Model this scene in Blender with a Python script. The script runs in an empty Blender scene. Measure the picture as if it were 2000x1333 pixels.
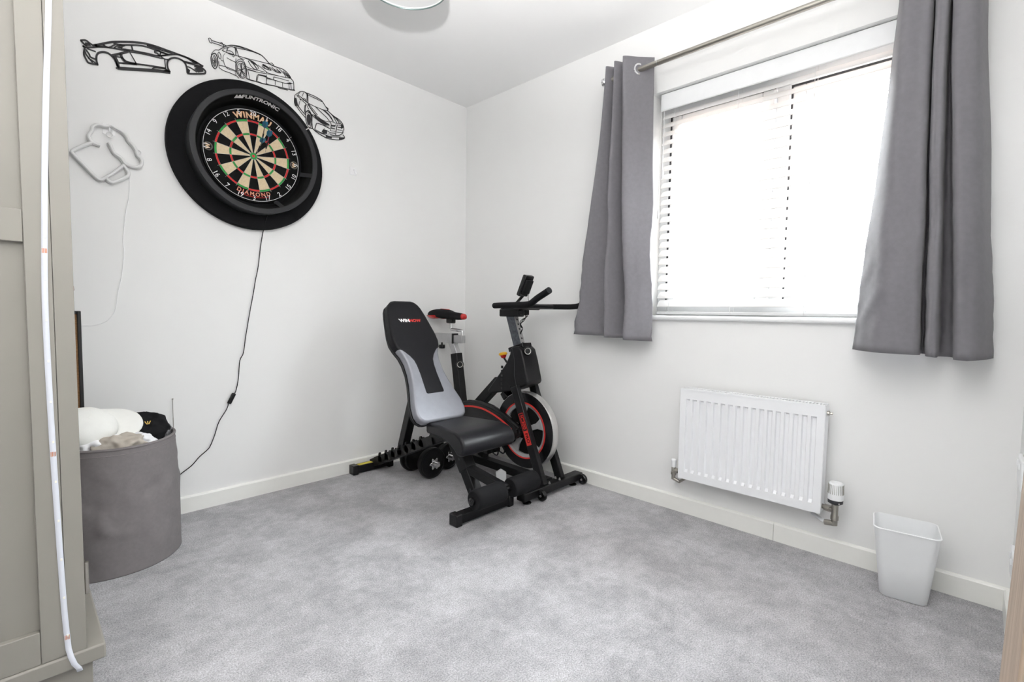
import bpy, bmesh, math, random
from math import sin, cos, pi, radians, hypot
from mathutils import Vector, Matrix, noise
random.seed(7)
SC = bpy.context.scene
COL = SC.collection

# ------------------------------------------------------------------ camera, world, lights, exposure
YAW, PITCH, ROLL = 0.764443290, -0.0579897153, 0.0149363273
CAM = Vector((-2.27192717, -2.65350373, 0.965991720))
fw = Vector((cos(YAW)*cos(PITCH), sin(YAW)*cos(PITCH), sin(PITCH)))
rt0 = Vector((sin(YAW), -cos(YAW), 0)); up0 = rt0.cross(fw)
rt = cos(ROLL)*rt0 + sin(ROLL)*up0; up = -sin(ROLL)*rt0 + cos(ROLL)*up0
cam_d = bpy.data.cameras.new('camera'); cam_o = bpy.data.objects.new('camera', cam_d); COL.objects.link(cam_o)
cam_d.sensor_fit = 'HORIZONTAL'; cam_d.sensor_width = 36.0; cam_d.lens = 942.54476*36.0/2000.0
cam_d.clip_start = 0.02; cam_d.clip_end = 200
cam_o.matrix_world = Matrix(((rt.x, up.x, -fw.x, CAM.x), (rt.y, up.y, -fw.y, CAM.y), (rt.z, up.z, -fw.z, CAM.z), (0, 0, 0, 1)))
SC.camera = cam_o

world = bpy.data.worlds.new('daylight'); SC.world = world; world.use_nodes = True
wn = world.node_tree.nodes; wl = world.node_tree.links; wn.clear()
wo = wn.new('ShaderNodeOutputWorld'); bg = wn.new('ShaderNodeBackground'); bg.inputs['Strength'].default_value = 36.0
wtc = wn.new('ShaderNodeTexCoord'); wsep = wn.new('ShaderNodeSeparateXYZ'); wr = wn.new('ShaderNodeValToRGB')
wr.color_ramp.elements[0].position = 0.47; wr.color_ramp.elements[0].color = (0.34, 0.27, 0.24, 1)   # brick and paving below the horizon
wr.color_ramp.elements[1].position = 0.53; wr.color_ramp.elements[1].color = (0.93, 0.97, 1.0, 1)    # overcast sky
wm = wn.new('ShaderNodeMath'); wm.operation = 'MULTIPLY_ADD'; wm.inputs[1].default_value = 0.5; wm.inputs[2].default_value = 0.5
wl.new(wtc.outputs['Generated'], wsep.inputs[0]); wl.new(wsep.outputs['Z'], wm.inputs[0]); wl.new(wm.outputs[0], wr.inputs['Fac'])
wl.new(wr.outputs['Color'], bg.inputs['Color']); wl.new(bg.outputs[0], wo.inputs['Surface'])

# sampling portal in the window opening (guides the sky light, emits nothing)
pl = bpy.data.lights.new('window_portal', 'AREA'); pl.shape = 'RECTANGLE'; pl.size = 1.19; pl.size_y = 1.10
pl.cycles.is_portal = True
po = bpy.data.objects.new('window_portal', pl); COL.objects.link(po)
po.location = (0.20, -2.025, 1.515); po.rotation_euler = (0, radians(90), 0)
# the photographer's flash, pointed at the ceiling (its lamp shadow is on the ceiling)
fl = bpy.data.lights.new('bounced_flash', 'SPOT'); fl.energy = 240; fl.spot_size = radians(124); fl.spot_blend = 0.45; fl.shadow_soft_size = 0.02
fl.color = (1.0, 0.99, 0.98)
fo = bpy.data.objects.new('bounced_flash', fl); COL.objects.link(fo); fo.location = (-2.21, -2.56, 1.28)
fo.rotation_euler = Vector((0.16, 0.18, 1)).to_track_quat('-Z', 'Y').to_euler()

SC.view_settings.view_transform = 'Standard'; SC.view_settings.look = 'None'
SC.view_settings.gamma = 1.0; SC.view_settings.use_curve_mapping = False
SC.view_settings.exposure = 0.13
SC.cycles.use_denoising = True
SC.cycles.max_bounces = 12; SC.cycles.diffuse_bounces = 8; SC.cycles.transparent_max_bounces = 12
SC.cycles.sample_clamp_indirect = 8.0
SC.cycles.use_adaptive_sampling = True; SC.cycles.adaptive_threshold = 0.02

# ------------------------------------------------------------------ materials
def mat(name, col, rough=0.5, metal=0.0, var=0.04, scale=30.0, bump=0.0, bscale=200.0, trans=0.0, coat=0.0, emit=None, estr=0.0, sheen=0.0, spec=0.5):
    m = bpy.data.materials.new(name); m.use_nodes = True
    nt = m.node_tree; b = nt.nodes['Principled BSDF']
    tc = nt.nodes.new('ShaderNodeTexCoord')
    nz = nt.nodes.new('ShaderNodeTexNoise'); nz.inputs['Scale'].default_value = scale; nz.inputs['Detail'].default_value = 3
    nt.links.new(tc.outputs['Object'], nz.inputs['Vector'])
    rp = nt.nodes.new('ShaderNodeValToRGB')
    lo = [max(0, c*(1-var)) for c in col]; hi = [min(1, c*(1+var)) for c in col]
    rp.color_ramp.elements[0].position = 0.3; rp.color_ramp.elements[0].color = (*lo, 1)
    rp.color_ramp.elements[1].position = 0.7; rp.color_ramp.elements[1].color = (*hi, 1)
    nt.links.new(nz.outputs['Fac'], rp.inputs['Fac']); nt.links.new(rp.outputs['Color'], b.inputs['Base Color'])
    b.inputs['Roughness'].default_value = rough; b.inputs['Metallic'].default_value = metal
    b.inputs['Specular IOR Level'].default_value = spec
    if coat: b.inputs['Coat Weight'].default_value = coat
    if sheen: b.inputs['Sheen Weight'].default_value = sheen
    if emit: b.inputs['Emission Color'].default_value = (*emit, 1); b.inputs['Emission Strength'].default_value = estr
    if bump:
        n2 = nt.nodes.new('ShaderNodeTexNoise'); n2.inputs['Scale'].default_value = bscale; n2.inputs['Detail'].default_value = 4
        nt.links.new(tc.outputs['Object'], n2.inputs['Vector'])
        bp = nt.nodes.new('ShaderNodeBump'); bp.inputs['Strength'].default_value = bump; bp.inputs['Distance'].default_value = 0.002
        nt.links.new(n2.outputs['Fac'], bp.inputs['Height']); nt.links.new(bp.outputs['Normal'], b.inputs['Normal'])
    if trans:
        tl = nt.nodes.new('ShaderNodeBsdfTranslucent'); tl.inputs['Color'].default_value = (*col, 1)
        mx = nt.nodes.new('ShaderNodeMixShader'); mx.inputs[0].default_value = trans
        out = nt.nodes['Material Output']
        nt.links.new(b.outputs[0], mx.inputs[1]); nt.links.new(tl.outputs[0], mx.inputs[2]); nt.links.new(mx.outputs[0], out.inputs['Surface'])
    return m

M = {}
M['wall'] = mat('wall_paint', (0.82, 0.82, 0.815), 0.85, var=0.008, scale=3, bump=0.05, bscale=350)
M['ceiling'] = mat('ceiling_paint', (0.87, 0.87, 0.87), 0.9, var=0.006, scale=2, bump=0.05, bscale=300)
M['trim'] = mat('gloss_trim', (0.86, 0.86, 0.825), 0.4, var=0.01)
M['upvc'] = mat('white_upvc', (0.85, 0.86, 0.87), 0.3, var=0.01)
M['gasket'] = mat('dark_gasket', (0.03, 0.03, 0.035), 0.5)
M['slat'] = mat('white_slat', (0.86, 0.85, 0.84), 0.4, var=0.01, trans=0.25)
M['cord_white'] = mat('white_cord', (0.8, 0.8, 0.8), 0.7)
M['nickel'] = mat('brushed_nickel', (0.42, 0.40, 0.36), 0.28, metal=1.0, var=0.05)
M['chrome'] = mat('chrome', (0.75, 0.75, 0.76), 0.12, metal=1.0, var=0.02)
M['curtain'] = mat('grey_curtain', (0.188, 0.181, 0.198), 0.8, var=0.05, scale=60, bump=0.12, bscale=900, trans=0.09, sheen=0.15)
M['rad'] = mat('radiator_white', (0.84, 0.85, 0.87), 0.3, var=0.005)
M['black'] = mat('black_powder_coat', (0.007, 0.007, 0.008), 0.42, var=0.1, bump=0.05, bscale=700, spec=0.3)
M['black_gloss'] = mat('black_gloss_plastic', (0.007, 0.007, 0.008), 0.25, var=0.1, spec=0.4)
M['black_matt'] = mat('black_foam', (0.007, 0.007, 0.008), 0.85, var=0.15, bump=0.15, bscale=500, spec=0.2)
M['grey_ring'] = mat('charcoal_plastic', (0.017, 0.0175, 0.020), 0.5, var=0.06, spec=0.35)
M['leather'] = mat('black_leather', (0.007, 0.007, 0.009), 0.36, var=0.1, bump=0.12, bscale=450, spec=0.28)
M['leather2'] = mat('charcoal_leather', (0.009, 0.009, 0.011), 0.5, var=0.08, bump=0.12, bscale=450, spec=0.2)
M['silver_leather'] = mat('silver_leather', (0.25, 0.255, 0.285), 0.40, metal=0.25, var=0.04, bump=0.06, bscale=350)
M['red'] = mat('red_print', (0.62, 0.03, 0.025), 0.45)
M['red_dull'] = mat('board_red', (0.52, 0.02, 0.02), 0.8, var=0.1)
M['green'] = mat('board_green', (0.02, 0.26, 0.05), 0.8, var=0.1)
M['cream'] = mat('board_cream', (0.62, 0.50, 0.33), 0.85, var=0.08, scale=120)
M['board_black'] = mat('board_black', (0.006, 0.006, 0.006), 0.85, var=0.1, spec=0.15)
M['wire'] = mat('board_wire', (0.45, 0.44, 0.42), 0.35, metal=0.9)
M['white_print'] = mat('white_print', (0.85, 0.85, 0.85), 0.5)
M['orange_print'] = mat('orange_print', (0.72, 0.28, 0.12), 0.5)
M['tan_print'] = mat('tan_print', (0.66, 0.48, 0.30), 0.5)
M['grey_print'] = mat('grey_print', (0.30, 0.29, 0.26), 0.5)
M['yellow'] = mat('yellow_label', (0.70, 0.58, 0.05), 0.5)
M['yellow_pl'] = mat('yellow_plastic', (0.78, 0.42, 0.01), 0.3)
M['red_pl'] = mat('red_plastic', (0.5, 0.02, 0.02), 0.25)
M['alloy'] = mat('alloy_grey', (0.42, 0.425, 0.43), 0.35, metal=0.3, var=0.05)
M['steel'] = mat('satin_steel', (0.62, 0.61, 0.60), 0.3, metal=0.85, var=0.04)
M['silver_paint'] = mat('silver_tube', (0.50, 0.50, 0.51), 0.3, metal=0.7, var=0.05)
M['chrome_reflection'] = mat('chrome_dark_reflection', (0.12, 0.13, 0.15), 0.3, metal=0.6, var=0.3, scale=60)  # chrome tube with its dark reflection put into the colour
M['art'] = mat('black_cut_metal', (0.012, 0.011, 0.013), 0.6, var=0.1)
M['neon'] = mat('white_neon_tube', (0.76, 0.76, 0.76), 0.35, var=0.02)
M['clear'] = mat('clear_hook', (0.86, 0.86, 0.87), 0.15, var=0.01)
M['bin'] = mat('white_plastic', (0.93, 0.94, 0.95), 0.45, var=0.01, trans=0.2)
M['hamper'] = mat('grey_canvas', (0.185, 0.17, 0.172), 0.9, var=0.05, scale=80, bump=0.2, bscale=700)
M['hamper_in'] = mat('hamper_lining', (0.22, 0.20, 0.20), 0.9, var=0.05)
M['cloth_white'] = mat('white_cotton', (0.78, 0.78, 0.80), 0.9, var=0.03, bump=0.15, bscale=500)
M['cap_white'] = mat('white_cap', (0.80, 0.80, 0.77), 0.7, var=0.02, bump=0.05, bscale=500)
M['cloth_beige'] = mat('stone_cotton', (0.42, 0.38, 0.33), 0.9, var=0.08, bump=0.2, bscale=500)
M['cloth_black'] = mat('black_knit', (0.010, 0.010, 0.011), 0.95, var=0.2, bump=0.3, bscale=400, spec=0.2)
M['cloth_grey'] = mat('grey_marl', (0.20, 0.20, 0.21), 0.9, var=0.5, scale=150)
M['gold'] = mat('gold_thread', (0.6, 0.4, 0.08), 0.4, metal=0.5)
M['wardrobe'] = mat('greige_paint', (0.238, 0.224, 0.200), 0.5, var=0.015, scale=6, bump=0.03, bscale=300)
M['led_strip'] = mat('led_strip_white', (0.60, 0.62, 0.68), 0.45, var=0.01)
M['led_chip'] = mat('led_chip', (0.78, 0.76, 0.68), 0.3, var=0.05)
M['copper'] = mat('copper_pads', (0.62, 0.25, 0.12), 0.35, metal=0.6)
M['copper_handle'] = mat('rose_handle', (0.55, 0.36, 0.32), 0.25, metal=0.9)
M['cork'] = mat('cork', (0.36, 0.20, 0.09), 0.9, var=0.25, scale=150, bump=0.3, bscale=400)
M['frame_black'] = mat('black_frame', (0.012, 0.012, 0.012), 0.5)
M['blue'] = mat('blue_flight', (0.04, 0.20, 0.32), 0.4)
M['pink'] = mat('pink_shaft', (0.5, 0.05, 0.15), 0.4)
M['paper'] = mat('white_paper', (0.82, 0.82, 0.82), 0.8, var=0.01)
M['shade'] = mat('white_shade', (0.85, 0.85, 0.85), 0.6, var=0.01, trans=0.3)
M['rim'] = mat('grey_green_rim', (0.16, 0.22, 0.21), 0.3, metal=0.5)
M['neon_shade'] = mat('neon_shade_grey', (0.64, 0.64, 0.64), 0.3, var=0.02)  # clear backing coloured grey to paint the shade around the tube
M['grey_oak'] = mat('grey_brown_veneer', (0.20, 0.165, 0.14), 0.6, var=0.1, scale=40)
M['dark_hole'] = mat('dark_vent', (0.12, 0.12, 0.12), 0.8)

def wood():
    m = bpy.data.materials.new('pale_oak'); m.use_nodes = True; nt = m.node_tree; b = nt.nodes['Principled BSDF']
    tc = nt.nodes.new('ShaderNodeTexCoord'); mp = nt.nodes.new('ShaderNodeMapping'); mp.inputs['Scale'].default_value = (90, 90, 4)
    nz = nt.nodes.new('ShaderNodeTexNoise'); nz.inputs['Scale'].default_value = 4; nz.inputs['Detail'].default_value = 6
    rp = nt.nodes.new('ShaderNodeValToRGB'); rp.color_ramp.elements[0].position = 0.3; rp.color_ramp.elements[1].position = 0.75
    rp.color_ramp.elements[0].color = (0.27, 0.20, 0.15, 1); rp.color_ramp.elements[1].color = (0.44, 0.345, 0.265, 1)
    nt.links.new(tc.outputs['Object'], mp.inputs[0]); nt.links.new(mp.outputs[0], nz.inputs['Vector']); nt.links.new(nz.outputs['Fac'], rp.inputs[0])
    nt.links.new(rp.outputs[0], b.inputs['Base Color']); b.inputs['Roughness'].default_value = 0.55
    return m
M['oak'] = wood()

def carpet():
    m = bpy.data.materials.new('grey_carpet'); m.use_nodes = True; nt = m.node_tree; b = nt.nodes['Principled BSDF']
    tc = nt.nodes.new('ShaderNodeTexCoord'); L = nt.links.new
    def nz(scale, detail, rough=0.5, dist=0.0):
        n = nt.nodes.new('ShaderNodeTexNoise'); n.inputs['Scale'].default_value = scale; n.inputs['Detail'].default_value = detail
        n.inputs['Roughness'].default_value = rough; n.inputs['Distortion'].default_value = dist; L(tc.outputs['Object'], n.inputs['Vector']); return n
    big = nz(4.6, 9, 0.68, 0.25); fine = nz(230, 3, 0.75); mid = nz(26, 5, 0.7)
    def ramp(src, a, b_, ca, cb):
        r = nt.nodes.new('ShaderNodeValToRGB'); r.color_ramp.elements[0].position = a; r.color_ramp.elements[1].position = b_
        r.color_ramp.elements[0].color = (ca, ca, ca, 1); r.color_ramp.elements[1].color = (cb, cb, cb, 1); L(src.outputs['Fac'], r.inputs[0]); return r
    rb = ramp(big, 0.40, 0.60, 0.80, 1.10); rf = ramp(fine, 0.30, 0.70, 0.50, 1.50); rm = ramp(mid, 0.3, 0.7, 0.86, 1.14)
    def mul(a, b_):
        x = nt.nodes.new('ShaderNodeMix'); x.data_type = 'RGBA'; x.blend_type = 'MULTIPLY'; x.inputs['Factor'].default_value = 1.0
        L(a, x.inputs['A']); L(b_, x.inputs['B']); return x.outputs['Result']
    base = nt.nodes.new('ShaderNodeRGB'); base.outputs[0].default_value = (0.430, 0.424, 0.440, 1)
    c = mul(mul(mul(base.outputs[0], rb.outputs[0]), rf.outputs[0]), rm.outputs[0]); L(c, b.inputs['Base Color'])
    b.inputs['Roughness'].default_value = 0.95; b.inputs['Specular IOR Level'].default_value = 0.15; b.inputs['Sheen Weight'].default_value = 0.2
    bp = nt.nodes.new('ShaderNodeBump'); bp.inputs['Strength'].default_value = 0.7; bp.inputs['Distance'].default_value = 0.006
    L(fine.outputs['Fac'], bp.inputs['Height']); L(bp.outputs['Normal'], b.inputs['Normal'])
    return m
M['carpet'] = carpet()

def glass():
    m = bpy.data.materials.new('window_glass'); m.use_nodes = True; nt = m.node_tree; nt.nodes.clear()
    out = nt.nodes.new('ShaderNodeOutputMaterial'); t = nt.nodes.new('ShaderNodeBsdfTransparent'); t.inputs['Color'].default_value = (0.95, 0.97, 0.97, 1)
    g = nt.nodes.new('ShaderNodeBsdfGlossy'); g.inputs['Roughness'].default_value = 0.02; mx = nt.nodes.new('ShaderNodeMixShader'); mx.inputs[0].default_value = 0.06
    nt.links.new(t.outputs[0], mx.inputs[1]); nt.links.new(g.outputs[0], mx.inputs[2]); nt.links.new(mx.outputs[0], out.inputs['Surface'])
    return m
M['glass'] = glass()

# ------------------------------------------------------------------ mesh helpers
def V(*a): return Vector(a)
class MB:
    def __init__(s): s.v = []; s.f = []
    def add(s, vs, fs):
        o = len(s.v); s.v += [Vector(p) for p in vs]; s.f += [tuple(i+o for i in f) for f in fs]; return s
    def box(s, x0, x1, y0, y1, z0, z1):
        return s.add([(x0,y0,z0),(x1,y0,z0),(x1,y1,z0),(x0,y1,z0),(x0,y0,z1),(x1,y0,z1),(x1,y1,z1),(x0,y1,z1)],
                     [(3,2,1,0),(4,5,6,7),(0,1,5,4),(1,2,6,5),(2,3,7,6),(3,0,4,7)])
    def bar(s, p0, p1, w, h, side=(1,0,0), w1=None, h1=None):
        p0 = Vector(p0); p1 = Vector(p1); d = (p1-p0).normalized(); a = Vector(side); a = (a - d*a.dot(d)).normalized(); b = d.cross(a)
        w1 = w if w1 is None else w1; h1 = h if h1 is None else h1
        vs = [p0 + a*sx*w/2 + b*sy*h/2 for sx, sy in ((-1,-1),(1,-1),(1,1),(-1,1))] + [p1 + a*sx*w1/2 + b*sy*h1/2 for sx, sy in ((-1,-1),(1,-1),(1,1),(-1,1))]
        return s.add(vs, [(3,2,1,0),(4,5,6,7),(0,1,5,4),(1,2,6,5),(2,3,7,6),(3,0,4,7)])
    def cyl(s, p0, p1, r0, r1=None, n=20, caps=True):
        r1 = r0 if r1 is None else r1
        return s.lathe(p0, Vector(p1)-Vector(p0), [(r0,0.0),(r1,(Vector(p1)-Vector(p0)).length)], n, caps)
    def lathe(s, o, axis, prof, n=24, caps=True, ph=0.0):
        o = Vector(o); ax = Vector(axis).normalized(); t = Vector((0,0,1)) if abs(ax.z) < 0.9 else Vector((1,0,0))
        a = ax.cross(t).normalized(); b = ax.cross(a); vs = []; fs = []
        for r, h in prof:
            for i in range(n):
                th = 2*pi*i/n + ph; vs.append(o + ax*h + (a*cos(th) + b*sin(th))*r)
        for k in range(len(prof)-1):
            for i in range(n):
                j = (i+1) % n; fs.append((k*n+i, k*n+j, (k+1)*n+j, (k+1)*n+i))
        if caps:
            if prof[0][0] > 1e-6: fs.append(tuple(range(n-1, -1, -1)))
            if prof[-1][0] > 1e-6: fs.append(tuple((len(prof)-1)*n+i for i in range(n)))
        return s.add(vs, fs)
    def tube(s, pts, r, n=10, closed=False):
        pts = [Vector(p) for p in pts]; m = len(pts); vs = []; fs = []; prev = None
        for i, p in enumerate(pts):
            if closed: d = pts[(i+1) % m] - pts[i-1]
            else: d = pts[min(i+1, m-1)] - pts[max(i-1, 0)]
            d.normalize()
            if prev is None:
                t = Vector((0,0,1)) if abs(d.z) < 0.9 else Vector((1,0,0)); a = d.cross(t).normalized()
            else: a = (prev - d*prev.dot(d)).normalized()
            prev = a; b = d.cross(a); rr = r[i] if isinstance(r, (list, tuple)) else r
            vs += [p + (a*cos(2*pi*k/n) + b*sin(2*pi*k/n))*rr for k in range(n)]
        for i in range(m if closed else m-1):
            j = (i+1) % m
            for k in range(n):
                q = (k+1) % n; fs.append((i*n+k, i*n+q, j*n+q, j*n+k))
        if not closed: fs.append(tuple(range(n-1, -1, -1))); fs.append(tuple((m-1)*n+k for k in range(n)))
        return s.add(vs, fs)
    def prism(s, poly, f0, f1):
        """poly: 2D list; f0,f1: functions 2D->3D for the two faces"""
        n = len(poly); vs = [f0(*p) for p in poly] + [f1(*p) for p in poly]
        fs = [tuple(range(n-1, -1, -1)), tuple(range(n, 2*n))] + [(i, (i+1) % n, n+(i+1) % n, n+i) for i in range(n)]
        return s.add(vs, fs)
    def stroke(s, pts, w, f0, f1):
        """a flat ribbon along a 2D polyline with mitred joints, from face f0 to f1"""
        pts = [Vector(p) for p in pts]; n = len(pts); lo = []; hi = []
        for i in range(n):
            d0 = (pts[i]-pts[i-1]).normalized() if i else (pts[1]-pts[0]).normalized()
            d1 = (pts[i+1]-pts[i]).normalized() if i < n-1 else d0
            t = (d0+d1); t = t.normalized() if t.length > 1e-5 else d0
            nn = Vector((-t.y, t.x)); k = min(1.8, 1/max(0.35, nn.dot(Vector((-d0.y, d0.x)))))
            lo.append(pts[i]-nn*w/2*k); hi.append(pts[i]+nn*w/2*k)
        vs = [f0(*p) for p in lo]+[f0(*p) for p in hi]+[f1(*p) for p in lo]+[f1(*p) for p in hi]; fs = []
        for i in range(n-1):
            a, b, c, d = i, i+1, n+i+1, n+i
            fs += [(a,b,c,d), (2*n+d, 2*n+c, 2*n+b, 2*n+a), (a, 2*n+a, 2*n+b, b), (d, c, 2*n+c, 2*n+d)]
        fs += [(0, n, 3*n, 2*n), (n-1, 3*n-1, 4*n-1, 2*n-1)]
        return s.add(vs, fs)
    def grid(s, fn, nu, nv, wrap=False):
        vs = [fn(i/(nu if wrap else nu-1), j/(nv-1)) for j in range(nv) for i in range(nu)]; fs = []
        for j in range(nv-1):
            for i in range(nu if wrap else nu-1):
                k = (i+1) % nu; fs.append((j*nu+i, j*nu+k, (j+1)*nu+k, (j+1)*nu+i))
        return s.add(vs, fs)
    def build(s, name, m, parent=None, bevel=0.0, smooth=40, seg=2, solid=0.0, sub=0, recalc=True):
        o0 = Vector(parent.matrix_basis.translation) if parent else Vector((0,0,0))
        if parent and parent.parent: o0 = o0 + Vector(parent.parent.matrix_basis.translation)
        me = bpy.data.meshes.new(name); me.from_pydata([tuple(p-o0) for p in s.v], [], s.f); me.validate()
        if recalc:
            bm = bmesh.new(); bm.from_mesh(me); bmesh.ops.recalc_face_normals(bm, faces=bm.faces); bm.to_mesh(me); bm.free()
        me.materials.append(M[m] if isinstance(m, str) else m)
        if smooth:
            for p in me.polygons: p.use_smooth = True
            me.set_sharp_from_angle(angle=radians(smooth))
        ob = bpy.data.objects.new(name, me); COL.objects.link(ob)
        if parent: ob.parent = parent
        if solid: md = ob.modifiers.new('solid', 'SOLIDIFY'); md.thickness = solid; md.offset = 0
        if bevel: md = ob.modifiers.new('bevel', 'BEVEL'); md.width = bevel; md.segments = seg; md.limit_method = 'ANGLE'; md.angle_limit = radians(35)
        if sub: md = ob.modifiers.new('sub', 'SUBSURF'); md.levels = sub; md.render_levels = sub
        return ob
def thing(name, loc, label, cat, group=None):
    o = bpy.data.objects.new(name, None); COL.objects.link(o); o.location = loc; o.empty_display_size = 0.05
    o.matrix_basis = Matrix.Translation(loc); o['label'] = label; o['category'] = cat
    if group: o['group'] = group
    return o
def tag(o, label, cat, group=None):
    o['label'] = label; o['category'] = cat
    if group: o['group'] = group
    return o
def struct(o, label=None):
    o['kind'] = 'structure'
    if label: o['label'] = label
    return o
def catmull(pts, k=6):
    out = []; n = len(pts); P = [Vector(p) for p in pts]
    for i in range(n-1):
        a, b, c, d = P[max(i-1,0)], P[i], P[i+1], P[min(i+2,n-1)]
        for j in range(k):
            t = j/k; out.append(0.5*((2*b)+(c-a)*t+(2*a-5*b+4*c-d)*t*t+(3*b-a-3*c+d)*t**3))
    out.append(P[-1]); return out
def text2d(body, size, bold=0.0, space=1.0, shear=0.0):
    cu = bpy.data.curves.new('glyphs', 'FONT'); cu.body = body; cu.size = size; cu.align_x = 'CENTER'; cu.align_y = 'CENTER'; cu.offset = bold
    cu.space_character = space; cu.shear = shear; cu.resolution_u = 3
    ob = bpy.data.objects.new('glyphs', cu); COL.objects.link(ob)
    dg = bpy.context.evaluated_depsgraph_get(); me = bpy.data.meshes.new_from_object(ob.evaluated_get(dg))
    vs = [v.co.copy() for v in me.vertices]; fs = [tuple(p.vertices) for p in me.polygons]
    bpy.data.objects.remove(ob); bpy.data.curves.remove(cu); bpy.data.meshes.remove(me)
    return vs, fs
def text_mb(body, size, fn, **kw):
    vs, fs = text2d(body, size, **kw); return MB().add([fn(p.x, p.y) for p in vs], fs)
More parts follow.
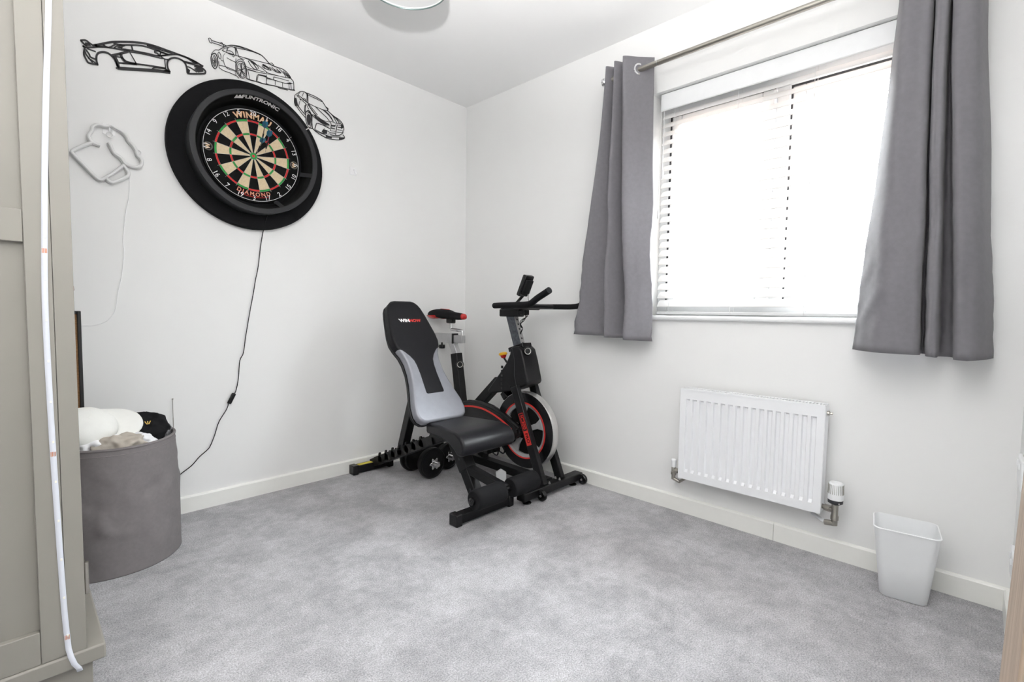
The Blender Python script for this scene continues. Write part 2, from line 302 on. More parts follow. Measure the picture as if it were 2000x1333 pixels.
CAR1=[([(-1.9878,2.0361),(-1.9634,2.0521),(-1.9365,2.0684),(-1.8953,2.0855),(-1.8601,2.0979),(-1.8242,2.1063),(-1.7875,2.109),(-1.7499,2.1078),(-1.7114,2.1063),(-1.6718,2.1047),(-1.6395,2.0985),(-1.6094,2.0892)],2.97),([(-2.0375,2.0343),(-2.0217,2.0407),(-2.0092,2.0343),(-1.9965,2.0298),(-1.9877,2.0374)],2.16),([(-2.0375,2.0343),(-2.0314,2.0281),(-2.0243,2.0215),(-2.018,2.0213)],2.16),([(-2.024,2.0311),(-2.0134,2.034),(-2.0062,2.0252),(-2.0265,2.0188)],-0.14),([(-2.0318,2.0159),(-2.0224,2.0128),(-1.9967,2.0235),(-1.9858,2.0295)],2.43),([(-1.9985,2.0345),(-1.9909,2.0389),(-1.9856,2.0355),(-1.9923,2.0288)],-0.14),([(-1.9901,2.0283),(-1.9638,2.0401),(-1.9483,2.042),(-1.9277,2.0627)],1.89),([(-1.9923,2.0269),(-1.9594,2.0376),(-1.9281,2.045),(-1.9054,2.0482),(-1.8799,2.0519)],1.89),([(-1.9658,2.0462),(-1.9594,2.0382)],1.89),([(-1.9326,2.0454),(-1.9187,2.0627),(-1.9049,2.067),(-1.9189,2.0548),(-1.9075,2.0564)],1.62),([(-1.9344,2.0642),(-1.9095,2.0672),(-1.8816,2.0783),(-1.8485,2.0894),(-1.8245,2.0937),(-1.7878,2.093),(-1.7426,2.091)],2.16),([(-1.9098,2.053),(-1.905,2.0633),(-1.898,2.0698)],2.43),([(-1.8746,2.079),(-1.87,2.0592)],2.16),([(-1.9099,2.051),(-1.8821,2.0573),(-1.8491,2.0625),(-1.8129,2.0678),(-1.7808,2.0722),(-1.7271,2.0987)],2.16),([(-1.88,2.0505),(-1.8373,2.0584),(-1.7885,2.0634),(-1.7584,2.068)],1.35),([(-1.8194,2.1044),(-1.8171,2.0961)],1.89),([(-1.8195,2.1001),(-1.7752,2.1),(-1.727,2.1018)],1.62),([(-1.8145,2.1049),(-1.7701,2.104)],1.35),([(-1.9877,1.9574),(-1.9907,1.9747),(-1.9888,1.9954),(-1.9798,2.0093),(-1.9644,2.0169),(-1.9512,2.0165),(-1.9402,2.0096),(-1.9316,1.9983),(-1.9252,1.9811),(-1.9183,1.9696)],2.7),([(-2.0318,2.0159),(-2.0263,2.0086),(-2.0287,1.9834),(-2.0197,1.9597),(-2.0124,1.9548),(-1.9855,1.9582)],2.43),([(-2.025,1.9956),(-2.0211,1.9836),(-2.0026,1.9606)],1.89),([(-2.0226,2.0046),(-2.0125,1.9896),(-2.0085,1.9802),(-1.9893,1.9766)],2.16),([(-2.0183,2.0096),(-1.9917,2.008)],1.49),([(-2.0172,1.9742),(-2.0046,1.9681),(-1.9898,1.9599)],1.35),([(-1.9402,2.0124),(-1.9103,2.0322),(-1.887,2.0492)],3.51),([(-1.9334,2.013),(-1.9249,1.9952),(-1.9209,1.9742)],4.59),([(-1.9104,2.0317),(-1.9089,2.0182),(-1.8973,2.0056),(-1.8788,2.004),(-1.8575,2.0084)],4.05),([(-1.929,2.0119),(-1.9085,2.0155),(-1.8996,2.0047)],1.62),([(-1.8823,2.051),(-1.8599,2.0104)],1.22),([(-1.9232,1.9711),(-1.9119,1.9705),(-1.8268,1.9948),(-1.7773,2.0083),(-1.7391,2.0164)],5.13),([(-1.8599,2.0081),(-1.8018,2.0203),(-1.7542,2.028)],2.43),([(-1.8046,2.0058),(-1.7945,2.0162),(-1.7542,2.0265)],1.89),([(-1.9182,1.9907),(-1.8599,2.0075)],2.43),([(-1.7542,2.028),(-1.7391,2.0164),(-1.7647,2.0108)],-0.14),([(-1.7391,2.0164),(-1.747,2.0321),(-1.7486,2.0524),(-1.7431,2.0693),(-1.7274,2.0833),(-1.7118,2.0881),(-1.6961,2.0871),(-1.683,2.0798),(-1.6754,2.0613),(-1.6732,2.037)],2.7),([(-1.7584,2.068),(-1.7554,2.029)],1.22),([(-1.7721,2.0738),(-1.7584,2.0671),(-1.7431,2.0708)],1.49),([(-1.6732,2.037),(-1.6625,2.0378),(-1.61,2.0566),(-1.6009,2.0661),(-1.6041,2.0749),(-1.6179,2.0808),(-1.6454,2.0769)],2.7),([(-1.6753,2.0644),(-1.6619,2.0656),(-1.6349,2.0545)],1.49),([(-1.6456,2.0654),(-1.6289,2.0814),(-1.611,2.0761),(-1.6093,2.0668),(-1.6294,2.0558)],-0.14),([(-1.6728,2.0592),(-1.6622,2.0524),(-1.6651,2.0399),(-1.6732,2.037)],-0.14),([(-1.6935,2.0844),(-1.6615,2.0872),(-1.6287,2.0933)],1.49),([(-1.683,2.0798),(-1.6453,2.084),(-1.6122,2.0876)],1.62),([(-1.6772,2.1027),(-1.6449,2.1026),(-1.6272,2.096),(-1.6505,2.0925)],-0.14),([(-1.7271,2.0978),(-1.6983,2.1068),(-1.6665,2.1037)],1.49),([(-1.7929,2.0872),(-1.7779,2.0939),(-1.7725,2.0884),(-1.7779,2.0724),(-1.7831,2.0807),(-1.793,2.0813),(-1.7929,2.0872)],1.89),([(-1.773,2.0899),(-1.7452,2.0894),(-1.7733,2.0751)],1.49)]
CAR2=[([(-1.5854,2.2262),(-1.5798,2.2293),(-1.5729,2.2217),(-1.5731,2.2094),(-1.5818,2.2112),(-1.5854,2.2262)],0.68),([(-1.5729,2.2217),(-1.5354,2.2228),(-1.5094,2.2216)],0.9),([(-1.5731,2.2121),(-1.5484,2.2132),(-1.5226,2.2129)],0.68),([(-1.537,2.2239),(-1.5304,2.2283),(-1.5241,2.2202),(-1.5226,2.2137)],0.75),([(-1.5441,2.1885),(-1.5292,2.204),(-1.516,2.2163),(-1.4994,2.2279),(-1.4826,2.2353),(-1.4573,2.2413),(-1.4231,2.2431),(-1.3881,2.242),(-1.356,2.2387),(-1.3362,2.2275),(-1.3126,2.2091),(-1.2884,2.2075),(-1.2696,2.2059)],1.28),([(-1.5757,2.1561),(-1.5699,2.1688),(-1.5585,2.1838),(-1.5441,2.1885)],0.9),([(-1.4709,2.2342),(-1.4489,2.2393),(-1.4266,2.2371)],0.68),([(-1.4677,2.2283),(-1.4318,2.2351),(-1.3881,2.2393),(-1.3542,2.2375)],0.68),([(-1.4266,2.2371),(-1.4005,2.24)],0.9),([(-1.4709,2.2342),(-1.4685,2.2279),(-1.4589,2.1956)],0.9),([(-1.476,2.2322),(-1.4695,2.2185),(-1.4707,2.1965)],0.75),([(-1.5294,2.1934),(-1.5194,2.2061),(-1.5028,2.218),(-1.4861,2.2264),(-1.4744,2.2256),(-1.4714,2.207),(-1.4716,2.1925)],0.75),([(-1.5294,2.1934),(-1.5132,2.1908),(-1.4901,2.1908),(-1.4632,2.193)],0.9),([(-1.5028,2.218),(-1.5098,2.1957)],0.68),([(-1.5062,2.2158),(-1.5115,2.195)],0.53),([(-1.5081,2.1999),(-1.4965,2.2044),(-1.4849,2.2018),(-1.48,2.1947)],0.68),([(-1.5082,2.191),(-1.4967,2.1928),(-1.4783,2.1935),(-1.4801,2.1893),(-1.5001,2.187)],-0.08),([(-1.4851,2.1855),(-1.4802,2.1811),(-1.4759,2.1891)],0.53),([(-1.4632,2.193),(-1.4324,2.1966),(-1.4151,2.1977),(-1.3709,2.2033),(-1.3347,2.2074),(-1.3089,2.2095)],0.75),([(-1.4324,2.1957),(-1.4082,2.1939),(-1.3924,2.1878),(-1.3766,2.1807)],1.05),([(-1.5103,2.167),(-1.4939,2.1625),(-1.4688,2.1593)],0.68),([(-1.5166,2.1842),(-1.525,2.1703),(-1.5261,2.1539),(-1.5223,2.1376),(-1.516,2.1239),(-1.5079,2.118)],0.68),([(-1.5442,2.1806),(-1.5476,2.1705),(-1.5446,2.1557),(-1.5367,2.1508),(-1.5356,2.168),(-1.541,2.1783),(-1.5442,2.1806)],0.75),([(-1.5238,2.1442),(-1.5351,2.147)],0.45),([(-1.5439,2.1084),(-1.5245,2.1012),(-1.5015,2.1006),(-1.4698,2.0975)],0.83),([(-1.5437,2.1191),(-1.5144,2.1228),(-1.4728,2.1199)],0.53),([(-1.545,2.1362),(-1.5439,2.1084)],0.75),([(-1.5095,2.1165),(-1.4729,2.1163)],0.45),([(-1.4702,2.1787),(-1.4723,2.1544),(-1.4715,2.0987)],0.68),([(-1.4598,2.1916),(-1.448,2.1871),(-1.4326,2.1874)],0.53),([(-1.4705,2.1587),(-1.4618,2.1746),(-1.4481,2.1834),(-1.4361,2.1788),(-1.4295,2.1649),(-1.4246,2.1447)],0.83),([(-1.4295,2.1594),(-1.4157,2.1553),(-1.3876,2.1563),(-1.3372,2.1615)],0.6),([(-1.4193,2.1466),(-1.4144,2.1263),(-1.4113,2.1017)],0.6),([(-1.4228,2.149),(-1.4235,2.1011)],0.68),([(-1.4159,2.1442),(-1.3627,2.1504),(-1.3077,2.1607),(-1.2701,2.1664)],0.53),([(-1.4152,2.1866),(-1.4047,2.1943),(-1.3836,2.1874),(-1.3713,2.1771),(-1.3715,2.164),(-1.3858,2.1579),(-1.4033,2.169),(-1.4152,2.1866)],0.83),([(-1.4047,2.1887),(-1.3925,2.1822),(-1.3768,2.1639)],1.35),([(-1.4082,2.193),(-1.3801,2.1831),(-1.3748,2.1795),(-1.3925,2.1841)],-0.08),([(-1.3712,2.1846),(-1.3515,2.175),(-1.328,2.1638)],0.6),([(-1.3476,2.197),(-1.3258,2.1919),(-1.3093,2.1809),(-1.3369,2.1803),(-1.3476,2.197)],0.68),([(-1.344,2.1927),(-1.3185,2.1833)],0.68),([(-1.3184,2.1947),(-1.2887,2.1827),(-1.2699,2.1818)],0.6),([(-1.3795,2.1054),(-1.3719,2.1359),(-1.3338,2.1382),(-1.2893,2.1367)],0.9),([(-1.37,2.1385),(-1.3337,2.1438),(-1.3302,2.1357)],0.68),([(-1.3284,2.1363),(-1.3323,2.118)],0.68),([(-1.2966,2.1513),(-1.2968,2.1379)],0.68),([(-1.2966,2.1532),(-1.2702,2.1548)],0.6),([(-1.4253,2.1005),(-1.399,2.1004),(-1.3742,2.1016)],0.83),([(-1.4698,2.0975),(-1.4581,2.0889)],0.75),([(-1.5652,2.1654),(-1.5573,2.1667),(-1.5511,2.1551),(-1.549,2.1365),(-1.551,2.1164),(-1.5569,2.1001),(-1.5633,2.0969),(-1.5711,2.1054),(-1.5756,2.1213),(-1.5768,2.1418),(-1.5725,2.1574),(-1.5652,2.1654)],1.65),([(-1.5638,2.1572),(-1.5576,2.1491),(-1.5555,2.1323),(-1.5582,2.1137),(-1.5631,2.1066),(-1.5685,2.1169),(-1.5705,2.1372),(-1.5638,2.1572)],0.75),([(-1.5624,2.1472),(-1.5615,2.109)],0.9),([(-1.5706,2.1336),(-1.5548,2.1273)],0.9),([(-1.5693,2.1166),(-1.5545,2.145)],0.9),([(-1.4568,2.1692),(-1.4448,2.1737),(-1.4329,2.1654),(-1.4263,2.1477),(-1.4249,2.1263),(-1.4304,2.1041),(-1.4426,2.0944),(-1.4562,2.0987),(-1.4662,2.1133),(-1.4701,2.1336),(-1.4672,2.1545),(-1.4568,2.1692)],1.05),([(-1.4535,2.1614),(-1.4415,2.164),(-1.4314,2.1514),(-1.43,2.1281),(-1.4356,2.106),(-1.446,2.1005),(-1.4578,2.109),(-1.4643,2.1266),(-1.4631,2.1488),(-1.4535,2.1614)],0.68),([(-1.4463,2.1313),(-1.4307,2.1476)],1.05),([(-1.4463,2.1313),(-1.4334,2.156)],0.68),([(-1.4463,2.1313),(-1.4464,2.1622)],1.05),([(-1.4463,2.1313),(-1.452,2.1579)],0.68),([(-1.4463,2.1313),(-1.4618,2.1342)],1.05),([(-1.4463,2.1313),(-1.4626,2.1233)],0.68),([(-1.4463,2.1313),(-1.4559,2.1023)],1.05),([(-1.4463,2.1313),(-1.4508,2.0997)],0.68),([(-1.4463,2.1313),(-1.4366,2.1104)],1.05),([(-1.4463,2.1313),(-1.4327,2.1198)],0.68),([(-1.3137,2.2124),(-1.3059,2.2183),(-1.2942,2.2117)],0.71),([(-1.308,2.2086),(-1.2785,2.2064),(-1.2545,2.2082),(-1.2344,2.2013),(-1.2181,2.1887),(-1.208,2.1738),(-1.1967,2.1613),(-1.1951,2.1248)],1.18),([(-1.3486,2.1955),(-1.3218,2.1896),(-1.3083,2.1806),(-1.3469,2.1804),(-1.3486,2.1955)],0.71),([(-1.3448,2.193),(-1.318,2.183)],0.79),([(-1.3061,2.1993),(-1.2827,2.1838),(-1.2588,2.1854),(-1.2826,2.1979)],0.63),([(-1.2945,2.1916),(-1.2628,2.187)],0.55),([(-1.2686,2.203),(-1.2467,2.1887),(-1.2347,2.1716)],0.63),([(-1.3338,2.1615),(-1.2948,2.1645),(-1.255,2.1685),(-1.2121,2.1744)],0.63),([(-1.2465,2.2009),(-1.2426,2.1902),(-1.2265,2.1776),(-1.2121,2.1765)],0.79),([(-1.2425,2.1983),(-1.2223,2.1872),(-1.2142,2.1778),(-1.2285,2.183)],-0.08),([(-1.297,2.1507),(-1.2952,2.1373)],0.71),([(-1.297,2.1517),(-1.2632,2.1566),(-1.2349,2.1573),(-1.2205,2.1592)],0.63),([(-1.3322,2.1324),(-1.2971,2.1377),(-1.2553,2.139),(-1.2351,2.142),(-1.202,2.1533)],0.87),([(-1.235,2.143),(-1.2165,2.1524),(-1.202,2.1523),(-1.2166,2.1432)],-0.08),([(-1.3303,2.133),(-1.3326,2.1085),(-1.3229,2.1068)],0.95),([(-1.2893,2.1374),(-1.2896,2.1152)],0.47),([(-1.2533,2.1397),(-1.2526,2.1177)],0.47),([(-1.2208,2.1407),(-1.219,2.1188)],0.55),([(-1.2104,2.1463),(-1.2086,2.1223)],0.55),([(-1.3783,2.1006),(-1.3537,2.1012),(-1.323,2.1048),(-1.2955,2.1091),(-1.2557,2.1126),(-1.219,2.1167),(-1.1909,2.121)],1.73),([(-1.3726,2.1045),(-1.3442,2.1025),(-1.3575,2.0999)],-0.08),([(-1.3763,2.1061),(-1.3703,2.1327)],0.71),([(-1.33,2.151),(-1.3341,2.1377)],0.71),([(-1.3721,2.136),(-1.334,2.1416)],0.79),([(-1.4165,2.1473),(-1.3813,2.1483)],0.47),([(-1.4245,2.1),(-1.4007,2.0977),(-1.3764,2.1032)],0.95),([(-1.195,2.1268),(-1.1909,2.121),(-1.2149,2.113)],-0.08),([(-1.2758,2.1078),(-1.2698,2.1068),(-1.2436,2.1085),(-1.2273,2.1099)],1.1)]
CAR3=[([(-1.1924,2.0851),(-1.1899,2.0972),(-1.1736,2.1139),(-1.1619,2.1246),(-1.1432,2.1297),(-1.1267,2.1283),(-1.0883,2.1258),(-1.0541,2.1181),(-1.0418,2.1114),(-1.022,2.088),(-1.0095,2.0764)],1.12),([(-1.1196,2.1202),(-1.0884,2.1164),(-1.0542,2.111),(-1.0443,2.1094)],0.69),([(-1.1267,2.1283),(-1.122,2.1148),(-1.1212,2.0804)],1.55),([(-1.1362,2.1263),(-1.1267,2.1202),(-1.1283,2.0828)],0.78),([(-1.162,2.1223),(-1.1738,2.1025)],0.69),([(-1.1432,2.1263),(-1.1528,2.1025)],0.69),([(-1.1738,2.1025),(-1.1529,2.0933),(-1.1342,2.0832),(-1.12,2.0785)],1.29),([(-1.1807,2.1002),(-1.16,2.0864),(-1.132,2.0701)],0.78),([(-1.1459,2.0956),(-1.1365,2.094),(-1.1354,2.0851),(-1.146,2.0863),(-1.1506,2.0917),(-1.1459,2.0956)],0.78),([(-1.1784,2.0976),(-1.1727,2.0949),(-1.1762,2.0938)],-0.09),([(-1.1647,2.0849),(-1.1577,2.0837),(-1.1624,2.0776)],-0.09),([(-1.1924,2.0851),(-1.1931,2.0599),(-1.1882,2.0433)],1.21),([(-1.1924,2.0828),(-1.1832,2.0835),(-1.1788,2.0645),(-1.1744,2.0476),(-1.1883,2.041),(-1.1931,2.0599)],-0.09),([(-1.166,2.0731),(-1.1709,2.0464)],0.6),([(-1.1744,2.0476),(-1.1559,2.0281),(-1.1349,2.0114)],1.29),([(-1.1825,2.0428),(-1.1584,2.0159),(-1.1339,1.9967)],0.86),([(-1.1332,2.0697),(-1.137,2.0408),(-1.1349,2.0137)],1.12),([(-1.138,2.0613),(-1.1407,2.0212)],0.6),([(-1.1296,2.0685),(-1.1179,2.0467)],0.52),([(-1.1212,2.0781),(-1.0888,2.072),(-1.0742,2.0707),(-1.0397,2.0683),(-1.012,2.0696)],0.95),([(-1.1224,2.0731),(-1.0987,2.0456),(-1.0746,2.0247)],1.47),([(-1.1177,2.0746),(-1.089,2.0485),(-1.0696,2.0309)],0.69),([(-1.0839,2.0735),(-1.0547,2.0543),(-1.0199,2.0339),(-1.0023,2.0175)],0.95),([(-1.0446,2.0692),(-1.0096,2.0512),(-0.9817,2.0235)],0.95),([(-1.0322,2.0682),(-0.9995,2.0495),(-0.9792,2.0218)],0.6),([(-1.0195,2.0888),(-1.0082,2.0804),(-1.012,2.072),(-0.979,2.0532),(-0.9479,2.043),(-0.9269,2.0271),(-0.9177,2.0052),(-0.9178,1.9905)],1.29),([(-1.0095,2.0704),(-0.9816,2.05),(-0.9636,2.0263),(-0.9559,2.0164)],0.78),([(-0.9892,2.055),(-0.9583,2.0375),(-0.9428,2.0177)],0.78),([(-0.9661,2.0474),(-0.9401,2.0282),(-0.9296,2.0141)],0.69),([(-1.1038,2.0231),(-1.0844,2.0242),(-1.055,2.0117),(-1.0226,2.0044),(-1.0037,1.9967),(-1.0101,1.9889),(-1.0303,1.9879),(-1.0551,1.9974),(-1.0796,2.0092),(-1.1038,2.0231)],0.78),([(-1.0893,2.0227),(-1.0698,2.0191),(-1.0402,2.0065),(-1.01,2.0009),(-1.005,1.9951),(-1.0252,1.9906),(-1.0551,1.9986),(-1.0772,2.0099)],-0.09),([(-1.0697,2.0239),(-1.0401,2.0113),(-0.9997,2.0134)],0.6),([(-1.0023,2.0175),(-0.9818,2.0186),(-0.9637,2.0166),(-0.9401,2.0209)],0.78),([(-0.9972,2.0142),(-0.9922,1.9988),(-0.9975,1.966)],0.86),([(-1.085,1.9512),(-1.0774,1.9792),(-1.07,1.9861),(-1.0403,1.9851),(-1.0,1.9773)],1.47),([(-1.0826,1.9496),(-1.0506,1.9418),(-1.0307,1.9401)],0.69),([(-1.0304,1.9712),(-1.0456,1.9456)],0.6),([(-1.0456,1.9503),(-1.038,1.9631),(-1.0154,1.9635),(-1.018,1.9436),(-1.0357,1.9412)],-0.09),([(-1.0154,1.9611),(-0.9976,1.9539),(-1.013,1.9425)],0.86),([(-0.9922,1.9988),(-0.969,2.003),(-0.9637,2.0117)],1.04),([(-0.9896,1.9983),(-0.969,2.0017),(-0.969,1.9969),(-0.9922,1.9927)],-0.09),([(-0.9936,1.9851),(-0.9691,1.986),(-0.9717,1.9816),(-0.9936,1.9803)],-0.09),([(-0.9975,1.966),(-0.9666,1.9721)],0.86),([(-0.9976,1.9551),(-0.9692,1.9605)],1.21),([(-0.9977,1.9443),(-0.9693,1.9471)],1.47),([(-0.9559,2.0115),(-0.9613,1.9882),(-0.9667,1.9478)],1.21),([(-0.9507,2.0106),(-0.9323,2.0134)],1.21),([(-0.9521,1.998),(-0.927,2.0026)],1.73),([(-0.9561,1.9835),(-0.9298,1.9872)],1.21),([(-0.9588,1.9694),(-0.9272,1.9756)],1.04),([(-0.9641,1.9485),(-0.9431,1.9566),(-0.9245,1.9739),(-0.9231,1.989)],1.73),([(-0.9349,2.02),(-0.9216,2.0188),(-0.9217,2.0041),(-0.9324,1.9938)],-0.09),([(-1.1165,1.9483),(-1.0972,1.9502),(-1.0754,1.9374),(-1.0358,1.9244),(-1.0055,1.9205),(-0.9538,1.9281),(-0.9167,1.944),(-0.9153,1.9567),(-0.9233,1.9644)],1.38),([(-1.0972,1.9502),(-1.0704,1.9411),(-1.0206,1.9357),(-0.9901,1.9355),(-0.9379,1.9482)],0.95),([(-1.0232,1.935),(-0.9901,1.9343),(-0.9901,1.9258),(-1.0207,1.9237)],-0.09),([(-0.9458,1.9436),(-0.9167,1.9514),(-0.9167,1.9428),(-0.9459,1.9314)],-0.09),([(-1.0989,2.0222),(-1.1005,1.9843),(-1.0972,1.9502)],0.95),([(-1.1348,2.023),(-1.1228,2.0382),(-1.1109,2.0349),(-1.1014,2.0191)],1.9),([(-1.1348,2.023),(-1.134,1.9863),(-1.1283,1.9647),(-1.1165,1.9506),(-1.1068,1.9569),(-1.1005,1.982),(-1.1014,2.0144),(-1.1109,2.0302),(-1.1228,2.0336)],0.78),([(-1.1266,2.0139),(-1.1182,2.0211),(-1.1098,2.0166),(-1.1064,1.9966),(-1.109,1.9749),(-1.1152,1.9615),(-1.1235,1.9684),(-1.1292,1.9876)],-0.09),([(-1.1277,2.0205),(-1.1181,2.0281),(-1.1086,2.024),(-1.1039,2.0044),(-1.1054,1.9759),(-1.1128,1.9552)],0.69)]
MUG=[([(-1.9893,1.6299),(-2.0036,1.6336),(-2.015,1.638),(-2.0223,1.6484),(-2.0238,1.6627),(-2.0138,1.6825),(-2.0114,1.6979),(-1.9997,1.7098),(-1.988,1.7131),(-1.9764,1.7115),(-1.9646,1.7141),(-1.9526,1.7207),(-1.9408,1.7153),(-1.9248,1.7096),(-1.9108,1.7008),(-1.9008,1.6882),(-1.895,1.6718),(-1.8808,1.6575),(-1.8708,1.6393),(-1.867,1.6195),(-1.8566,1.6116),(-1.8516,1.5971),(-1.8552,1.5806),(-1.8682,1.5699),(-1.883,1.5679),(-1.8975,1.571),(-1.9118,1.5781),(-1.9196,1.5916),(-1.9296,1.6007),(-1.9435,1.6087),(-1.9511,1.622),(-1.9557,1.6384),(-1.9623,1.6492)],3.6),([(-2.015,1.6368),(-2.0457,1.613),(-2.0703,1.5923),(-2.0769,1.5835),(-2.0726,1.5749),(-2.0476,1.5444),(-2.0202,1.5136),(-2.0035,1.4949),(-1.9919,1.491),(-1.98,1.4985),(-1.9475,1.5293),(-1.912,1.5703)],3.6),([(-1.9731,1.5012),(-1.9645,1.4904),(-1.9546,1.4873),(-1.9424,1.4936),(-1.9092,1.5183),(-1.9006,1.5292),(-1.9003,1.5421),(-1.9082,1.5558),(-1.9142,1.5647)],3.6)]
# ------------------------------------------------------------------ room shell  (corner at origin, room towards -x and -y)
H = 2.40; XL = -2.80; YB = -2.78; WT = 0.28
WY0, WY1, WZ0, WZ1 = -2.62, -1.43, 0.965, 2.07          # window opening
def plane_floor():
    me = bpy.data.meshes.new('floor'); me.from_pydata([(XL,YB,0),(0,YB,0),(0,0,0),(XL,0,0)], [], [(0,1,2,3)]); me.materials.append(M['carpet'])
    o = bpy.data.objects.new('floor', me); COL.objects.link(o); return o
struct(plane_floor(), 'mottled grey cut pile carpet')
struct(MB().box(XL-0.1, WT, YB-0.1, 0.1, H, H+0.1).build('ceiling', 'ceiling', smooth=0), 'white painted ceiling')
struct(MB().box(XL-0.1, WT, 0, 0.1, 0, H).build('wall_left', 'wall', smooth=0), 'white wall that carries the dartboard')
w = MB(); w.box(0, WT, WY1, 0, 0, H).box(0, WT, YB, WY0, 0, H).box(0, WT, WY0, WY1, 0, WZ0).box(0, WT, WY0, WY1, WZ1, H)
struct(w.build('wall_right', 'wall', smooth=0), 'white wall with the window')
struct(MB().box(XL-0.1, WT, YB-0.1, YB, 0, H).build('wall_back', 'wall', smooth=0), 'white wall at the right edge of view')
struct(MB().box(XL-0.1, XL, YB, 0, 0, H).build('wall_side', 'wall', smooth=0), 'white wall behind the wardrobe')
def skirting(name, pts0, pts1, nrm):
    n = Vector(nrm); p0 = Vector(pts0); p1 = Vector(pts1); m = MB(); prof = [(0,0),(0.014,0),(0.014,0.071),(0.010,0.076),(0,0.078)]
    vs = [p0 + n*d + V(0,0,z) for d, z in prof] + [p1 + n*d + V(0,0,z) for d, z in prof]; k = len(prof)
    m.add(vs, [tuple(range(k)), tuple(range(2*k-1, k-1, -1))] + [(i, (i+1) % k, k+(i+1) % k, k+i) for i in range(k)])
    return struct(m.build(name, 'trim', smooth=20), 'white painted skirting board')
skirting('baseboard_left', (XL,0,0), (0,0,0), (0,-1,0))
skirting('baseboard_right', (0,-2.068,0), (0,-0.014,0), (-1,0,0))
skirting('baseboard_right', (-0.0006,YB,0), (-0.0006,-2.0695,0), (-1,0,0))
skirting('baseboard_back', (XL,YB,0), (-0.014,YB,0), (0,1,0))

# ------------------------------------------------------------------ window
win = bpy.data.objects.new('window_1', None); COL.objects.link(win); win.matrix_basis = Matrix.Translation((0.13, -2.025, WZ0)); struct(win, 'white casement window with two panes behind the blind')
FX0, FX1 = 0.11, 0.18
fr = MB(); fr.box(FX0, FX1, WY0, WY0+0.055, WZ0, WZ1).box(FX0, FX1, WY1-0.055, WY1, WZ0, WZ1).box(FX0, FX1, WY0+0.055, WY1-0.055, WZ0, WZ0+0.055).box(FX0, FX1, WY0+0.055, WY1-0.055, WZ1-0.095, WZ1)
fr.box(FX0, FX1, -2.024, -1.970, WZ0+0.055, WZ1-0.095)
fr.build('frame', 'upvc', win, bevel=0.004)
for (a, b) in ((WY0+0.055, -2.024), (-1.970, WY1-0.055)):
    sx0, sx1 = 0.095, 0.165; t = 0.05
    if b < -2: sx0 = 0.125
    s = MB(); z0, z1 = WZ0+0.06, WZ1-0.100; a2, b2 = a+0.004, b-0.004
    s.box(sx0, sx1, a2, a2+t, z0, z1).box(sx0, sx1, b2-t, b2, z0, z1).box(sx0, sx1, a2+t, b2-t, z0, z0+t).box(sx0, sx1, a2+t, b2-t, z1-t, z1)
    s.build('sash', 'upvc', win, bevel=0.005)
    e = 0.0075; g = MB(); g.box(sx0-0.003, sx0+0.01, b2-e+0.006, b2+0.006, z0-0.004, z1+0.004); g.build('gasket', 'gasket', win)
    g = MB(); g.box(sx0-0.003, sx0+0.01, a2, b2-e+0.006, z1+0.004-(e if b < -2 else 0.004), z1+0.004); g.build('gasket', 'gasket', win)
    MB().box(0.138, 0.144, a2+t-0.005, b2-t+0.005, z0+t-0.005, z1-t+0.005).build('pane', 'glass', win, smooth=0)
sl = MB(); sl.box(-0.024, 0.11, WY0-0.03, WY1+0.03, WZ0-0.022, WZ0)
sl.build('window_sill', 'upvc', win, bevel=0.009, seg=3)

# ------------------------------------------------------------------ venetian blind
bl = thing('venetian_blind', (0.062, -2.025, WZ0), 'white venetian blind with tilted slats hung inside the window recess', 'blind')
BY0, BY1 = WY0+0.012, WY1-0.03
hv = MB(); hv.box(0.024, 0.034, BY0, BY1, 1.985, 2.068); hv.build('valance', 'upvc', bl, bevel=0.004)
MB().box(0.038, 0.088, BY0+0.004, BY1-0.004, 2.02, 2.068).build('head_rail', 'upvc', bl, bevel=0.003)
pitch = 0.0427; nsl = 23; tilt = radians(-44)
sm = bpy.data.meshes.new('slat'); vs = []; fs = []; K = 5
for side, dz in ((0, 0.0), (1, 0.0026)):
    for k in range(K):
        u = (k/(K-1)-0.5)*0.050; zc = 0.0032*(1-(2*k/(K-1)-1)**2)+dz
        xx = u*cos(tilt)+zc*sin(tilt); zz = -u*sin(tilt)+zc*cos(tilt)
        for yy in (-(BY1-BY0)/2+0.003, (BY1-BY0)/2-0.003): vs.append((xx, yy, zz))
n2 = 2*K
for k in range(K-1):
    a = 2*k; fs += [(a, a+2, a+3, a+1), (n2+a, n2+a+1, n2+a+3, n2+a+2)]
fs += [(0, 1, n2+1, n2), (2*K-2, n2+2*K-2, n2+2*K-1, 2*K-1)]
for e in (0, 1): fs += [(2*k+e, 2*k+2+e, n2+2*k+2+e, n2+2*k+e) for k in range(K-1)]
sm.from_pydata(vs, [], fs); sm.validate(); bm = bmesh.new(); bm.from_mesh(sm); bmesh.ops.recalc_face_normals(bm, faces=bm.faces); bm.to_mesh(sm); bm.free(); sm.materials.append(M['slat'])
ztop = 1.965; BYC = (BY0+BY1)/2
for i in range(nsl):
    o = bpy.data.objects.new('slat', sm); COL.objects.link(o); o.parent = bl
    o.location = (0.0, BYC-(-2.025), ztop - i*pitch - WZ0)
MB().box(0.04, 0.088, BY0+0.004, BY1-0.004, WZ0+0.004, WZ0+0.020).build('bottom_rail', 'upvc', bl, bevel=0.003)
for y in (-1.53, -1.83, -2.13, -2.43):
    c = MB(); c.tube([(0.038, y, WZ0+0.01), (0.038, y, 2.03)], 0.0012, 6); c.tube([(0.086, y, WZ0+0.01), (0.086, y, 2.03)], 0.0012, 6)
    c.build('ladder_cord', 'cord_white', bl)
